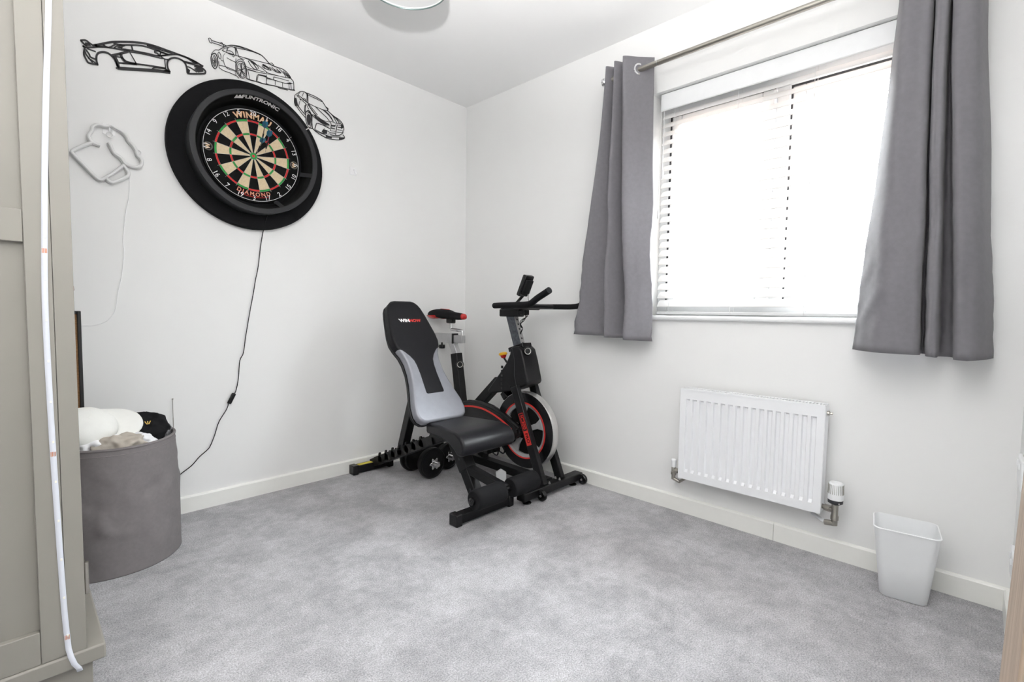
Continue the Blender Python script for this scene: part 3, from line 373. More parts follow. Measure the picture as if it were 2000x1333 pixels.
for y, zb in ((-1.478, 1.70), (-1.462, 1.50)):
    c = MB(); c.tube([(0.030, y, zb), (0.030, y, 2.02)], 0.0012, 6); c.build('pull_cord', 'cord_white', bl)
    MB().lathe((0.030, y, zb-0.045), (0,0,1), [(0.003,0),(0.006,0.006),(0.005,0.04),(0.002,0.047)], 10).build('cord_tassel', 'cord_white', bl)

# ------------------------------------------------------------------ curtain pole and curtains
RX, RZ = -0.10, 2.163
pole = thing('curtain_pole', (0, -1.95, RZ), 'brushed nickel curtain pole above the window', 'curtain pole')
MB().cyl((RX, -1.215, RZ), (RX, -2.74, RZ), 0.0125, n=20).build('rod', 'nickel', pole)
for y, s in ((-1.215, 1), (-2.74, -1)):
    MB().lathe((RX, y, RZ), (0, s, 0), [(0.0125,-0.01),(0.016,-0.01),(0.017,0.0),(0.021,0.004),(0.021,0.016),(0.015,0.02),(0.0,0.021)], 20).build('finial', 'chrome', pole)
for y in (-1.222, -2.70):
    b = MB(); b.cyl((-0.001, y, RZ), (RX+0.012, y, RZ), 0.007, n=12); b.lathe((-0.0005, y, RZ), (-1,0,0), [(0.024,0),(0.024,0.006),(0.008,0.012)], 20); b.lathe((RX, y-0.008, RZ), (0,1,0), [(0.0165,0),(0.0165,0.016)], 20)
    b.build('bracket', 'chrome', pole)
MB().cyl((RX, -1.50, RZ), (RX, -1.5025, RZ), 0.0131, n=20).build('joint_ring', 'chrome', pole)
def curtain(name, top, bot, z0, z1, sag, label, seed):
    def dens(P): return catmull([(p[0], p[1], 0) for p in P], 10)
    T = dens(top); B = dens(bot); n = len(T); NV = 60
    def fn(u, v):
        i = min(n-1, int(round(u*(n-1)))); t = v**1.15; e = t*0.75 + 0.25*t*t*(3-2*t)
        p = T[i].lerp(B[i], e); zb = z1 + (sag(u) if sag else 0)
        z = z0 + (zb-z0)*v
        nz = noise.noise(Vector((p.x*9+seed, z*3.5, seed)))*0.016*min(1, v*2) + noise.noise(Vector((p.x*30, z*22+p.x*25, seed)))*0.007*max(0, v-0.40)*2.2
        return V(-max(0.018, p.y+nz), p.x + nz*0.4, z)
    m = MB().grid(fn, n, NV)
    return m
eyel = []
lc_top = [(-1.222,0.070),(-1.238,0.135),(-1.292,0.055),(-1.296,0.152),(-1.352,0.055),(-1.350,0.163),(-1.405,0.105),(-1.458,0.050)]
lc_bot = [(-1.085,0.050),(-1.072,0.115),(-1.262,0.075),(-1.286,0.165),(-1.378,0.060),(-1.398,0.170),(-1.452,0.130),(-1.502,0.075)]
rc_top = [(-2.405,0.050),(-2.425,0.145),(-2.470,0.142),(-2.494,0.128),(-2.496,0.055),(-2.500,0.055),(-2.502,0.138),(-2.518,0.145),(-2.534,0.136),(-2.536,0.055),(-2.541,0.055),(-2.543,0.145),(-2.570,0.155),(-2.604,0.135),(-2.622,0.050)]
rc_bot = [(-2.325,0.080),(-2.400,0.180),(-2.470,0.185),(-2.520,0.160),(-2.517,0.046),(-2.533,0.046),(-2.540,0.138),(-2.553,0.150),(-2.570,0.138),(-2.573,0.046),(-2.606,0.046),(-2.614,0.155),(-2.645,0.165),(-2.676,0.130),(-2.700,0.050)]
for nm, tp, bt, lab, sd, zz in (('curtain', lc_top, lc_bot, 'grey eyelet curtain left of the window, beside the exercise bike', 3.1, 0.836), ('curtain', rc_top, rc_bot, 'grey eyelet curtain right of the window, above the waste bin', 8.4, 0.833)):
    c = thing(nm, (-0.10, (tp[0][0]+tp[-1][0])/2, zz), lab, 'curtain', 'pair of grey curtains')
    sg = (lambda u: 0.022*(1-u)) if sd < 5 else (lambda u: 0.016*(1-u)+0.010*max(0, u-0.85)*6)
    curtain(nm, tp, bt, 2.222, zz, sg, lab, sd).build('cloth', 'curtain', c, solid=0.002, smooth=75, recalc=False)
    hem = [p for p in catmull([(q[0], q[1], 0) for q in bt], 10)]
    y = -1.405 if sd < 5 else -2.585; d = 0.105 if sd < 5 else 0.14
    # chrome eyelet ring on the outermost panel
    ax = Vector((-0.062, -0.105, 0)).normalized() if sd < 5 else Vector((-1, -0.3, 0)).normalized()
    MB().lathe(V(-d, y, RZ) - ax*0.004, ax, [(0.020,0),(0.0275,0),(0.029,0.004),(0.0275,0.008),(0.020,0.008),(0.020,0)], 28, caps=False).build('eyelet', 'chrome', c)

# ------------------------------------------------------------------ radiator
rd = thing('radiator', (-0.05, -1.96, 0.195), 'white panel radiator with pressed vertical channels below the window', 'radiator')
RY0, RY1, RZ0, RZ1 = -2.250, -1.668, 0.195, 0.622
N = 17; w_ = (RY1-RY0-0.04)/N
prof = [(RY0, 0), (RY0+0.02, 0)]
for i in range(N):
    a = RY0+0.02+i*w_; prof += [(a+w_*0.22, 0), (a+w_*0.34, 1), (a+w_*0.72, 1), (a+w_*0.84, 0)]
prof += [(RY1, 0)]
zs = [(RZ0, 0), (RZ0+0.035, 0), (RZ0+0.047, 1), (RZ1-0.052, 1), (RZ1-0.045, 0), (RZ1, 0)]
pv = []; 
for z, k in zs:
    for y, q in prof: pv.append((-0.088 + 0.010*q*k, y, z))
nP = len(prof); pf = [(j*nP+i, j*nP+i+1, (j+1)*nP+i+1, (j+1)*nP+i) for j in range(len(zs)-1) for i in range(nP-1)]
rp = MB().add(pv, pf); rp.build('front_panel', 'rad', rd, smooth=30, recalc=False)
for ya in (RY0-0.002, RY1): MB().box(-0.088, -0.032, ya, ya+0.002, RZ0+0.004, RZ1+0.001).build('side_panel', 'rad', rd, bevel=0.001)
tg = MB(); tg.box(-0.090, -0.078, RY0, RY1, RZ1-0.004, RZ1+0.004); tg.box(-0.042, -0.030, RY0, RY1, RZ1-0.004, RZ1+0.004)
for i in range(46):
    a = RY0+0.012+i*(RY1-RY0-0.02)/46; tg.box(-0.079, -0.041, a, a+0.006, RZ1, RZ1+0.003)
tg.build('top_grille', 'rad', rd)
MB().box(-0.068, -0.036, RY0+0.004, RY1-0.004, RZ0+0.004, RZ1-0.012).build('inner_panel', 'dark_hole', rd)
MB().box(-0.034, -0.030, RY0+0.004, RY1-0.004, RZ0+0.02, RZ1-0.02).build('rear_panel', 'rad', rd)
for y in (RY0+0.1, RY1-0.1): MB().box(-0.032, 0.0, y-0.012, y+0.012, RZ0+0.05, RZ1-0.05).build('wall_bracket', 'rad', rd)
bv = MB(); bv.lathe((-0.06, RY0-0.002, RZ1-0.03), (0,-1,0), [(0.009,0),(0.009,0.008),(0.005,0.01),(0.005,0.018),(0,0.019)], 8); bv.build('bleed_valve', 'nickel', rd)
# plain lockshield valve (left) and thermostatic valve (right): parts of the radiator
yl = RY1+0.036
lv = MB(); lv.lathe((-0.06, yl, 0.172), (0,0,1), [(0.009,0),(0.009,0.022),(0.013,0.024),(0.013,0.036),(0.010,0.038),(0.010,0.06),(0.008,0.064)], 12)
lv.cyl((-0.06, yl, 0.218), (-0.06, RY1, 0.218), 0.009, n=10); lv.lathe((-0.06, yl-0.010, 0.218), (0,-1,0), [(0.013,0),(0.013,0.014)], 6); lv.cyl((-0.06, yl, 0.176), (-0.06, yl-0.03, 0.166), 0.008, n=10)
lv.cyl((-0.06, yl-0.03, 0.166), (0.0, yl-0.03, 0.166), 0.007, n=10)
lo_ = lv.build('lockshield_valve', 'nickel', rd)
MB().lathe((-0.06, yl, 0.232), (0,0,1), [(0.0105,0),(0.013,0.030),(0.0135,0.034),(0.011,0.038),(0,0.039)], 18).build('cap', 'upvc', lo_)
yr = RY0-0.048; xv = -0.085
tv = MB(); tv.lathe((xv, yr, 0.165), (0,0,1), [(0.011,0),(0.011,0.02),(0.014,0.022),(0.014,0.036),(0.0115,0.04),(0.0115,0.08),(0.015,0.082),(0.015,0.09)], 14)
tv.cyl((xv, yr, 0.222), (xv+0.02, RY0, 0.222), 0.0095, n=12); tv.lathe((xv+0.008, yr+0.016, 0.222), (0.35,1,0), [(0.014,0),(0.014,0.02)], 8)
tv.cyl((xv, yr, 0.172), (xv+0.005, yr+0.032, 0.166), 0.011, n=12)
to = tv.build('thermostatic_valve', 'nickel', rd)
MB().cyl((xv+0.003, yr+0.03, 0.167), (-0.002, yr+0.09, 0.160), 0.0075, n=12).build('pipe', 'rad', to)
MB().lathe((xv, yr, 0.248), (0,0,1), [(0.016,0),(0.025,0.006),(0.0255,0.018),(0.0245,0.022)], 24).build('collar', 'gasket', to)
hd = MB(); pr = [(0.0255,0),(0.026,0.004),(0.0255,0.02)]; hd.lathe((xv, yr, 0.267), (0,0,1), pr+[(0.0235,0.062),(0.021,0.066),(0,0.067)], 24); hd.build('dial_head', 'upvc', to)
gr = MB()
for k in range(24):
    a = 2*pi*k/24; ca, sa = cos(a), sin(a); gr.bar((xv+0.0254*ca, yr+0.0254*sa, 0.290), (xv+0.0240*ca, yr+0.0240*sa, 0.326), 0.0011, 0.003, side=(-sa, ca, 0))
gr.build('dial_slots', 'grey_print', to)
mk = MB(); a = math.atan2(-0.6, -0.8)
fnc = lambda u, v: V(xv+0.0262*cos(a+u/0.026), yr+0.0262*sin(a+u/0.026), 0.262+v)
mk.add([fnc(-0.003,-0.007), fnc(0.003,-0.007), fnc(0,-0.0005)], [(0,1,2)]); mk.build('pointer_mark', 'white_print', to, recalc=False)

# ------------------------------------------------------------------ pendant lamp
lp = thing('pendant_lamp', (-1.327, -1.238, 2.05), 'white drum pendant lamp hanging from the ceiling', 'lamp')
LC = V(-1.327, -1.238, 0)
MB().lathe(LC+V(0,0,2.052), (0,0,1), [(0.138,0),(0.138,0.17)], 64, caps=False).build('lamp_shade', 'shade', lp, solid=0.0015)
for z in (2.0505, 2.221): MB().tube([LC+V(0.1385*cos(2*pi*k/72), 0.1385*sin(2*pi*k/72), z) for k in range(72)], 0.0022, 8, closed=True).build('shade_rim', 'rim', lp)
MB().lathe(LC+V(0,0,2.056), (0,0,1), [(0,0.0),(0.1365,0.0),(0.1365,0.003),(0,0.003)], 64, caps=False).build('diffuser', 'shade', lp)
MB().cyl(LC+V(0,0,2.22), LC+V(0,0,2.385), 0.0035, n=10).build('flex', 'cord_white', lp)
sp = MB(); 
for k in range(3):
    a = 2*pi*k/3; sp.cyl(LC+V(0,0,2.20), LC+V(0.138*cos(a), 0.138*sin(a), 2.219), 0.0018, n=6)
sp.lathe(LC+V(0,0,2.14), (0,0,1), [(0.018,0),(0.018,0.07),(0.008,0.09)], 16); sp.build('lamp_holder', 'upvc', lp)
MB().lathe(LC+V(0,0,2.4), (0,0,-1), [(0.05,0),(0.05,0.012),(0.02,0.028),(0.006,0.034)], 28).build('ceiling_rose', 'upvc', lp)

# ------------------------------------------------------------------ wall art: cut metal car outlines
def art(name, strokes, label, S=0.00235, k=4):
    m = MB()                                    # metres per traced unit of line width
    f0 = lambda x, z: V(x, -0.0015, z); f1 = lambda x, z: V(x, -0.0055, z)
    for pts, w in strokes:
        if w < 0: m.prism(pts, f0, f1)
        else: m.stroke([(p.x, p.y) for p in catmull([(a, b, 0) for a, b in pts], k)] if len(pts) > 2 else pts, max(0.0012, w*S), f0, f1)
    o = m.build(name, 'art', smooth=0); return tag(o, label, 'wall art', 'car outlines on the wall')
art('car_wall_art', CAR1, 'bold black cut-out of a low wedge supercar body, leftmost of the wall art')
art('car_wall_art', CAR2, 'fine black line cut-out of a coupe with a tall rear wing, above the dartboard', 0.0020)
art('car_wall_art', CAR3, 'black cut-out of a saloon with a ribbed grille, right of the dartboard top', 0.0021)

# ------------------------------------------------------------------ unlit neon beer mug on a clear hook
mg = thing('neon_sign', (-1.96, 0, 1.50), 'unlit white tube sign shaped like a tilted beer mug', 'neon sign')
for pts, w in MUG:
    c = catmull([(x, -0.018, z) for x, z in pts], 3); MB().tube(c, 0.0052, 8).build('tube', 'neon', mg)
    MB().tube([p + V(0, 0.0075, 0) for p in c], 0.0080, 6).build('shaded_backing', 'neon_shade', mg)  # grey run behind each tube draws its shaded outline
MB().tube([(p.x, p.y, p.z) for p in catmull([(x, -0.004, z) for x, z in [(-1.893,1.545),(-1.899,1.438),(-1.911,1.371),(-1.923,1.251),(-1.921,1.197),(-1.932,1.098),(-1.947,1.021),(-1.956,0.956),(-1.975,0.918),(-2.001,0.897),(-2.034,0.887),(-2.066,0.889),(-2.16,0.885)]], 4)], 0.0012, 6).build('cable', 'clear', mg)
def hook(x, z, label, y=0.0):
    h = thing('adhesive_hook', (x, 0, z), label, 'hook', 'clear adhesive wall hooks')
    MB().box(x-0.021, x+0.021, -0.0025, -0.0002, z-0.022, z+0.022).build('pad', 'clear', h, bevel=0.001)
    MB().tube(catmull([(x,-0.004,z+0.008),(x,-0.016,z+0.002),(x,-0.018,z-0.010),(x+0.004,-0.026,z-0.018),(x+0.006,-0.032,z-0.008)], 5), 0.0028, 8).build('hook', 'clear', h)
hook(-1.958, 1.707, 'clear square adhesive hook holding the beer mug sign'); hook(-0.859, 1.774, 'empty clear adhesive hook between the dartboard and the corner')
ring2 = MB().tube([V(-1.864+0.009*cos(2*pi*k/20), -0.019, 1.632+0.009*sin(2*pi*k/20)) for k in range(20)], 0.0028, 6, closed=True); ring2.build('hanging_loop', 'neon', mg)
ring3 = MB().tube([V(-1.958+0.010*cos(2*pi*k/20), -0.019, 1.680+0.010*sin(2*pi*k/20)) for k in range(20)], 0.0028, 6, closed=True); ring3.build('hanging_loop', 'neon', mg)

# ------------------------------------------------------------------ dartboard
DC = (-1.411, 1.720)
def DP(r, a, y): return V(DC[0]+r*sin(a), y, DC[1]+r*cos(a))          # a clockwise from the top as seen in the room
sur = thing('dartboard_surround', (DC[0], 0, DC[1]-0.35), 'round black foam surround behind the dartboard', 'dartboard surround')
NS = 4
for k in range(NS):                                                   # interlocking quarters with fine joints
    a0 = radians(52) + k*pi/2 + (0.014 if k == 0 else 0.0008); a1 = a0 + pi/2 - (0.0156 if k == 0 else 0.0016); m = MB(); n = 24; vs = []; fs = []
    for i in range(n+1):
        a = a0+(a1-a0)*i/n
        vs += [DP(0.226, a, -0.002), DP(0.355, a, -0.002), DP(0.355, a, -0.026), DP(0.351, a, -0.030), DP(0.226, a, -0.030)]
    for i in range(n):
        for j in range(5): q = (j+1) % 5; fs.append((i*5+j, i*5+q, (i+1)*5+q, (i+1)*5+j))
    fs += [(0,1,2,3,4), tuple(n*5+j for j in (4,3,2,1,0))]
    m.add(vs, fs).build('foam_quarter', 'black_matt', sur, smooth=35)
led = thing('dartboard_light', (DC[0], -0.03, DC[1]-0.287), 'charcoal ring light mounted around the dartboard', 'ring light')
m = MB(); m.lathe((DC[0], -0.031, DC[1]), (0,-1,0), [(0.272,0),(0.284,0),(0.288,0.080),(0.286,0.088),(0.265,0.088),(0.262,0.084),(0.272,0.076),(0.272,0)], 96, caps=False); m.build('ring_body', 'grey_ring', led)
MB().lathe((DC[0], -0.031, DC[1]), (0,-1,0), [(0.238,0.002),(0.2700,0.078)], 96, caps=False).build('inner_band', 'board_black', led, solid=0.0008)
def inner_text(body, size, ac, bold):
    return text_mb(body, size, lambda u, v: DP(0.2605+0.388*v, ac + u/0.2605, -0.091-0.921*v), bold=bold)
inner_text('FLINTRONIC', 0.0295, radians(5), 0.0012).build('brand_lettering', 'white_print', led, recalc=False)
lg = MB()
for u0, w0 in ((-0.112, 0.018), (-0.098, 0.022), (-0.086, 0.012)):
    f = lambda u, v: DP(0.2605+0.388*v, radians(5)+u/0.2605, -0.091-0.921*v)
    lg.add([f(u0-w0/2, -0.012), f(u0+w0/2, -0.012), f(u0+w0/4, 0.010), f(u0, 0.010)], [(0,1,2,3)])
lg.build('brand_mark', 'white_print', led, recalc=False)
for a in (radians(101), radians(154)):
    m = MB(); m.bar(DP(0.229, a, -0.048), DP(0.268, a, -0.100), 0.022, 0.006, side=(cos(a), 0, -sin(a))); m.build('retaining_arm', 'grey_ring', led)
# mains cord of the ring light with an inline switch
cd = [(-1.340,1.452),(-1.354,1.421),(-1.368,1.316),(-1.385,1.185),(-1.398,1.12),(-1.411,1.042),(-1.429,0.946),(-1.45,0.822),(-1.461,0.745),(-1.478,0.707),(-1.486,0.618),(-1.499,0.555),(-1.513,0.538),(-1.529,0.507),(-1.541,0.47),(-1.576,0.412),(-1.595,0.351),(-1.615,0.3),(-1.629,0.282),(-1.661,0.256),(-1.693,0.221),(-1.731,0.195),(-1.753,0.179)]
cpts = [(x, -0.034 if z > 1.38 else -0.006, z) for x, z in cd]
MB().tube(catmull(cpts, 4), 0.0021, 8).build('power_cord', 'black_gloss', led)
d = V(-0.038, 0, -0.105).normalized(); c0 = V(-1.520, -0.012, 0.522)
d = V(-0.45, 0, -0.9).normalized(); MB().bar(c0-d*0.028, c0+d*0.028, 0.019, 0.014, side=(1,0,0)).build('inline_switch', 'black_gloss', led, bevel=0.005, seg=3)

bd = thing('dartboard', (DC[0], -0.01, DC[1]-0.2255), 'bristle dartboard with red, green, black and cream beds', 'dartboard')
YF = -0.042
MB().lathe((DC[0], -0.004, DC[1]), (0,-1,0), [(0,0),(0.2255,0),(0.2255,0.037),(0.2235,0.038),(0,0.038)], 96, caps=False).build('board', 'board_black', bd)
order = [20,1,18,4,13,6,10,15,2,17,3,19,7,16,8,11,14,9,12,5]
def sector(a0, a1, r0, r1, y, n=3):
    vs = []; fs = []
    for i in range(n+1):
        a = a0+(a1-a0)*i/n; vs += [DP(r0, a, y), DP(r1, a, y)]
    return vs, [(2*i, 2*i+1, 2*i+3, 2*i+2) for i in range(n)]
for i in range(20):
    a0 = radians(-9+18*i); a1 = a0+radians(18); dark = i % 2 == 0
    for r0, r1 in ((0.0159, 0.099), (0.107, 0.162)): MB().add(*sector(a0, a1, r0, r1, YF-0.0003)).build('single_bed', 'board_black' if dark else 'cream', bd, smooth=0, recalc=False)
    for r0, r1 in ((0.0985, 0.1075), (0.1615, 0.1705)): MB().add(*sector(a0, a1, r0, r1, YF-0.0005)).build('treble_bed' if r0 < 0.12 else 'double_bed', 'red_dull' if dark else 'green', bd, smooth=0, recalc=False)
MB().lathe((DC[0], YF-0.0008, DC[1]), (0,-1,0), [(0.0066,0),(0.0165,0)], 40, caps=False).build('outer_bull', 'green', bd, smooth=0)
MB().lathe((DC[0], YF-0.0009, DC[1]), (0,-1,0), [(0.0005,0),(0.0066,0)], 30, caps=False).build('bull', 'red_dull', bd, smooth=0)
wr_ = MB()
for i in range(20):
    a = radians(-9+18*i); wr_.bar(DP(0.0165, a, YF-0.0012), DP(0.178, a, YF-0.0012), 0.0009, 0.0016, side=(cos(a), 0, -sin(a)))
for r in (0.0985, 0.1075, 0.1615, 0.1705, 0.0165, 0.0066): wr_.tube([DP(r, 2*pi*k/80, YF-0.0012) for k in range(80)], 0.0005, 4, closed=True)
wr_.build('spider_wire', 'wire', bd)
nr = MB(); nr.tube([DP(0.217, 2*pi*k/120, YF-0.003) for k in range(120)], 0.0011, 6, closed=True); nro = nr.build('number_ring', 'white_print', bd)
for i, num in enumerate(order):
    a = radians(18*i); R_ = 0.2035
    flip = 90 < (18*i) % 360 < 270
    def fn(u, v, a=a, flip=flip):
        if flip: u, v = -u, -v
        return V(DC[0] + (R_+v)*sin(a) + u*cos(a), YF-0.0032, DC[1] + (R_+v)*cos(a) - u*sin(a))
    text_mb(str(num), 0.030, fn, bold=0.0).build('number', 'white_print', nro, recalc=False)
def arc_text(body, size, R_, ac, flip, y, bold=0.0, space=1.0):
    def fn(u, v):
        if flip: return DP(R_-v, ac - u/R_, y)
        return DP(R_+v, ac + u/R_, y)
    return text_mb(body, size, fn, bold=bold, space=space)
arc_text('WINMAU', 0.038, 0.191, radians(0), False, YF-0.0006, bold=0.0016, space=1.12).build('brand_lettering', 'orange_print', bd, recalc=False)
arc_text('WINMAU', 0.038, 0.191, radians(0), False, YF-0.0009, bold=0.0005, space=1.12).build('brand_lettering_fill', 'tan_print', bd, recalc=False)
arc_text('DIAMOND', 0.027, 0.186, radians(180), True, YF-0.0006, bold=0.0010, space=1.35).build('model_lettering', 'red_dull', bd, recalc=False)
arc_text('DIAMOND', 0.027, 0.186, radians(180), True, YF-0.0009, bold=-0.0002, space=1.35).build('model_lettering_fill', 'tan_print', bd, recalc=False)
ln = MB(); ln.add(*sector(radians(160), radians(200), 0.1985, 0.2005, YF-0.0006, 12)); ln.build('red_underline', 'red_dull', bd, recalc=False)
for s in (-1, 1):
    cx, cz = DC[0]+s*0.196, DC[1]
    m = MB()
    for r in (0.0185, 0.0155): m.tube([V(cx+r*cos(2*pi*k/36), YF-0.0007, cz+r*sin(2*pi*k/36)) for k in range(36)], 0.0006, 4, closed=True)
    m.build('emblem_ring', 'grey_print', bd)
    text_mb('W', 0.026, lambda u, v, cx=cx, cz=cz: V(cx - v, YF-0.0008, cz + u*0.95), bold=0.0012).build('emblem_letter', 'tan_print', bd, recalc=False)

def dart(tip, tail, label):
    tip = Vector(tip); tail = Vector(tail); ax = (tail-tip).normalized(); L_ = (tail-tip).length
    r = thing('dart', tip, label, 'dart', 'darts in the board')
    MB().lathe(tip-ax*0.008, ax, [(0.0002,0),(0.0011,0.01),(0.0011,0.038)], 8).build('point', 'wire', r)
    pr = [(0.0015,0.028)]
    for i in range(10): h = 0.032+i*0.0045; pr += [(0.0034,h),(0.0034,h+0.003),(0.0029,h+0.0032),(0.0029,h+0.0044)]
    pr += [(0.002,0.078)]
    MB().lathe(tip, ax, pr, 10).build('barrel', 'grey_ring', r)
    MB().lathe(tip, ax, [(0.0022,0.077),(0.0026,0.082),(0.0020,0.115)], 8).build('shaft', 'pink' if 'middle' in label else 'wire', r)
    s1 = ax.cross(V(0,0,1)).normalized(); s2 = ax.cross(s1); m = MB()
    for s in (s1, s2, -s1, -s2):
        pl_ = [(0.001,L_-0.048),(0.011,L_-0.036),(0.013,L_-0.014),(0.008,L_),(0.001,L_-0.003)]; nn = ax.cross(s)*0.0004
        m.prism(pl_, lambda a, b, s=s, nn=nn: tip+s*a+ax*b-nn, lambda a, b, s=s, nn=nn: tip+s*a+ax*b+nn)
    m.build('flight', 'blue', r, smooth=0)
dart((-1.372,YF,1.790), (-1.404,-0.19,1.852), 'dart with a blue flight, highest of the three in the board')
dart((-1.356,YF,1.752), (-1.384,-0.19,1.816), 'dart with a pink shaft and blue flight, middle one of the three')
dart((-1.395,YF,1.738), (-1.414,-0.19,1.772), 'dart with a blue flight stuck lowest of the three, nearest the bull')

# ------------------------------------------------------------------ weight bench (its length runs along y)
bc = -0.745
bn = thing('weight_bench', (bc, -0.55, 0), 'black and silver adjustable weight bench with an upright backrest', 'weight bench')
U = V(0, 0.545, 0.838); U.normalize(); NF = V(0, -0.838, 0.545).normalized(); A0 = V(bc-0.022, -0.722, 0.405)
def BP(x, s, d): return A0 + V(x, 0, 0) + U*s + NF*d
hw = [(0.0,0.105),(0.004,0.125),(0.02,0.145),(0.05,0.155),(0.10,0.150),(0.16,0.132),(0.22,0.116),(0.28,0.106),(0.34,0.106),(0.38,0.114),(0.42,0.132),(0.455,0.142),(0.50,0.140),(0.56,0.129),(0.62,0.117),(0.665,0.105),(0.69,0.092),(0.706,0.072),(0.712,0.05)]
def outline(lst): return [(w_, s) for s, w_ in lst] + [(-w_, s) for s, w_ in reversed(lst)]
MB().prism(outline(hw), lambda x, s: BP(x, s, -0.008), lambda x, s: BP(x, s, 0.040)).build('backrest_pad', 'silver_leather', bn, bevel=0.014, seg=4, smooth=50)
blk = [(0.150,-0.050),(0.144,-0.058),(0.142,0.058),(0.150,0.068),(0.228,0.066),(0.30,0.061),(0.33,0.066),(0.36,0.080),(0.39,0.104),(0.418,0.1345)]
top = [(0.455,0.144),(0.50,0.142),(0.56,0.131),(0.62,0.119),(0.665,0.107),(0.69,0.094),(0.708,0.074),(0.714,0.051)]
half = [(0.144,0.050),(0.150,0.062),(0.20,0.060),(0.26,0.058),(0.31,0.060),(0.34,0.066),(0.365,0.080),(0.39,0.102),(0.418,0.1345)]+top
MB().prism(outline(half), lambda x, s: BP(x, s, -0.010), lambda x, s: BP(x, s, 0.0425)).build('backrest_panel', 'leather2', bn, bevel=0.013, seg=4, smooth=50)
shell = [(s, w_+0.004) for s, w_ in hw]
MB().prism(outline(shell), lambda x, s: BP(x, s, -0.020), lambda x, s: BP(x, s, -0.006)).build('backrest_board', 'black', bn, bevel=0.004)
text_mb('WIN', 0.030, lambda u, v: BP(-0.032+u*1.02, 0.582+v*0.85, 0.0432), bold=0.0016, shear=-0.15).build('brand_lettering', 'white_print', bn, recalc=False)
text_mb('NOW', 0.028, lambda u, v: BP(0.034+u*0.98, 0.582+v*0.85, 0.0432), bold=0.0010).build('brand_lettering', 'red', bn, recalc=False)
# seat
sp_ = [(-0.725,0.368),(-0.723,0.421),(-0.83,0.426),(-0.92,0.426),(-0.99,0.424),(-1.035,0.411),(-1.062,0.384),(-1.067,0.350),(-1.05,0.325),(-1.015,0.322),(-0.99,0.343),(-0.94,0.364),(-0.86,0.368)]
def sw(y): t = min(1, max(0, (-0.735-y)/0.3)); return 0.122 + 0.043*(t*t*(3-2*t))
MB().prism(sp_, lambda y, z: V(bc-sw(y), y, z), lambda y, z: V(bc+sw(y), y, z)).build('seat_pad', 'leather', bn, bevel=0.014, seg=4, smooth=50)
MB().box(bc-0.115, bc+0.115, -0.97, -0.75, 0.354, 0.3685).build('seat_board', 'black', bn)
# frame
MB().bar((bc, -0.03, 0.036), (bc, -0.80, 0.365), 0.055, 0.05).build('main_rail', 'black', bn, bevel=0.004)
for sx in (-1, 1):
    for i in range(7):
        y = -0.145-i*0.068; z = 0.0862 + i*0.068*0.4273*1.0 + 0.020
        m = MB(); x = bc+sx*0.033
        m.prism([(y+0.006, z-0.03),(y+0.004, z+0.012),(y-0.002, z+0.024),(y-0.012, z+0.026),(y-0.016, z+0.018),(y-0.012, z+0.008),(y-0.022, z+0.002),(y-0.034, z-0.002),(y-0.034, z-0.03)], lambda a, b, x=x: V(x-0.004, a, b), lambda a, b, x=x: V(x+0.004, a, b))
        m.build('notch_tooth', 'black', bn)
    m = MB(); x = bc+sx*0.033; m.bar((x, -0.10, 0.066), (x, -0.66, 0.305), 0.008, 0.05); m.build('notch_plate', 'black', bn)
st = MB(); st.bar((bc-0.008, -0.36, 0.205), (bc-0.008, -0.525, 0.66), 0.05, 0.045); st.cyl((bc-0.05, -0.362, 0.198), (bc+0.05, -0.362, 0.198), 0.008, n=12)
st.build('backrest_strut', 'black', bn, bevel=0.003)
MB().bar((bc, -0.70, 0.40), (bc, -0.52, 0.69), 0.05, 0.035, side=(1,0,0)).build('backrest_rail', 'black', bn, bevel=0.003)
def cross(y, x0, x1, z):
    MB().box(x0+0.012, x1-0.012, y-0.024, y+0.024, z-0.021, z+0.021).build('floor_bar', 'black', bn, bevel=0.003)
    for a, b in ((x0, x0+0.035), (x1-0.035, x1)): MB().box(a, b, y-0.028, y+0.028, 0.0, z+0.025).build('end_cap', 'black_gloss', bn, bevel=0.004)
cross(-0.048, -0.905, -0.635, 0.030); cross(-1.000, -0.915, -0.545, 0.030)
lb = MB(); lb.box(-0.862, -0.742, -0.064, -0.034, 0.0512, 0.0518); lb.box(-0.728, -0.698, -0.064, -0.034, 0.0512, 0.0518); lb.build('warning_label', 'yellow', bn, smooth=0)
MB().bar((bc, -1.00, 0.045), (bc, -0.795, 0.355), 0.05, 0.055).build('front_post', 'black', bn, bevel=0.004)
MB().bar((bc, -0.905, 0.20), (bc, -0.800, 0.350), 0.062, 0.067).build('post_sleeve', 'black', bn, bevel=0.004)
hl = MB()
for k in range(4):
    c = V(bc-0.0312, -0.90+k*0.026, 0.215+k*0.037) if k > 0 else V(bc-0.0255, -0.952, 0.12); hl.cyl(c, c+V(-0.0012,0,0), 0.006, n=12)
hl.build('adjusting_hole', 'gasket', bn)
MB().bar((bc, -0.865, 0.215), (bc, -1.166, 0.172), 0.04, 0.04).build('leg_developer', 'black', bn, bevel=0.004)
MB().cyl((bc-0.215, -1.166, 0.172), (bc+0.215, -1.166, 0.172), 0.011, n=14).build('roller_rod', 'black', bn)
for x0, x1 in ((bc-0.195, bc-0.025), (bc+0.025, bc+0.195)):
    MB().lathe((x0, -1.166, 0.172), (1,0,0), [(0.012,0.0),(0.038,0.0),(0.044,0.006),(0.045,0.016),(0.045,x1-x0-0.016),(0.044,x1-x0-0.006),(0.038,x1-x0),(0.012,x1-x0)], 28).build('foam_roller', 'black_matt', bn)
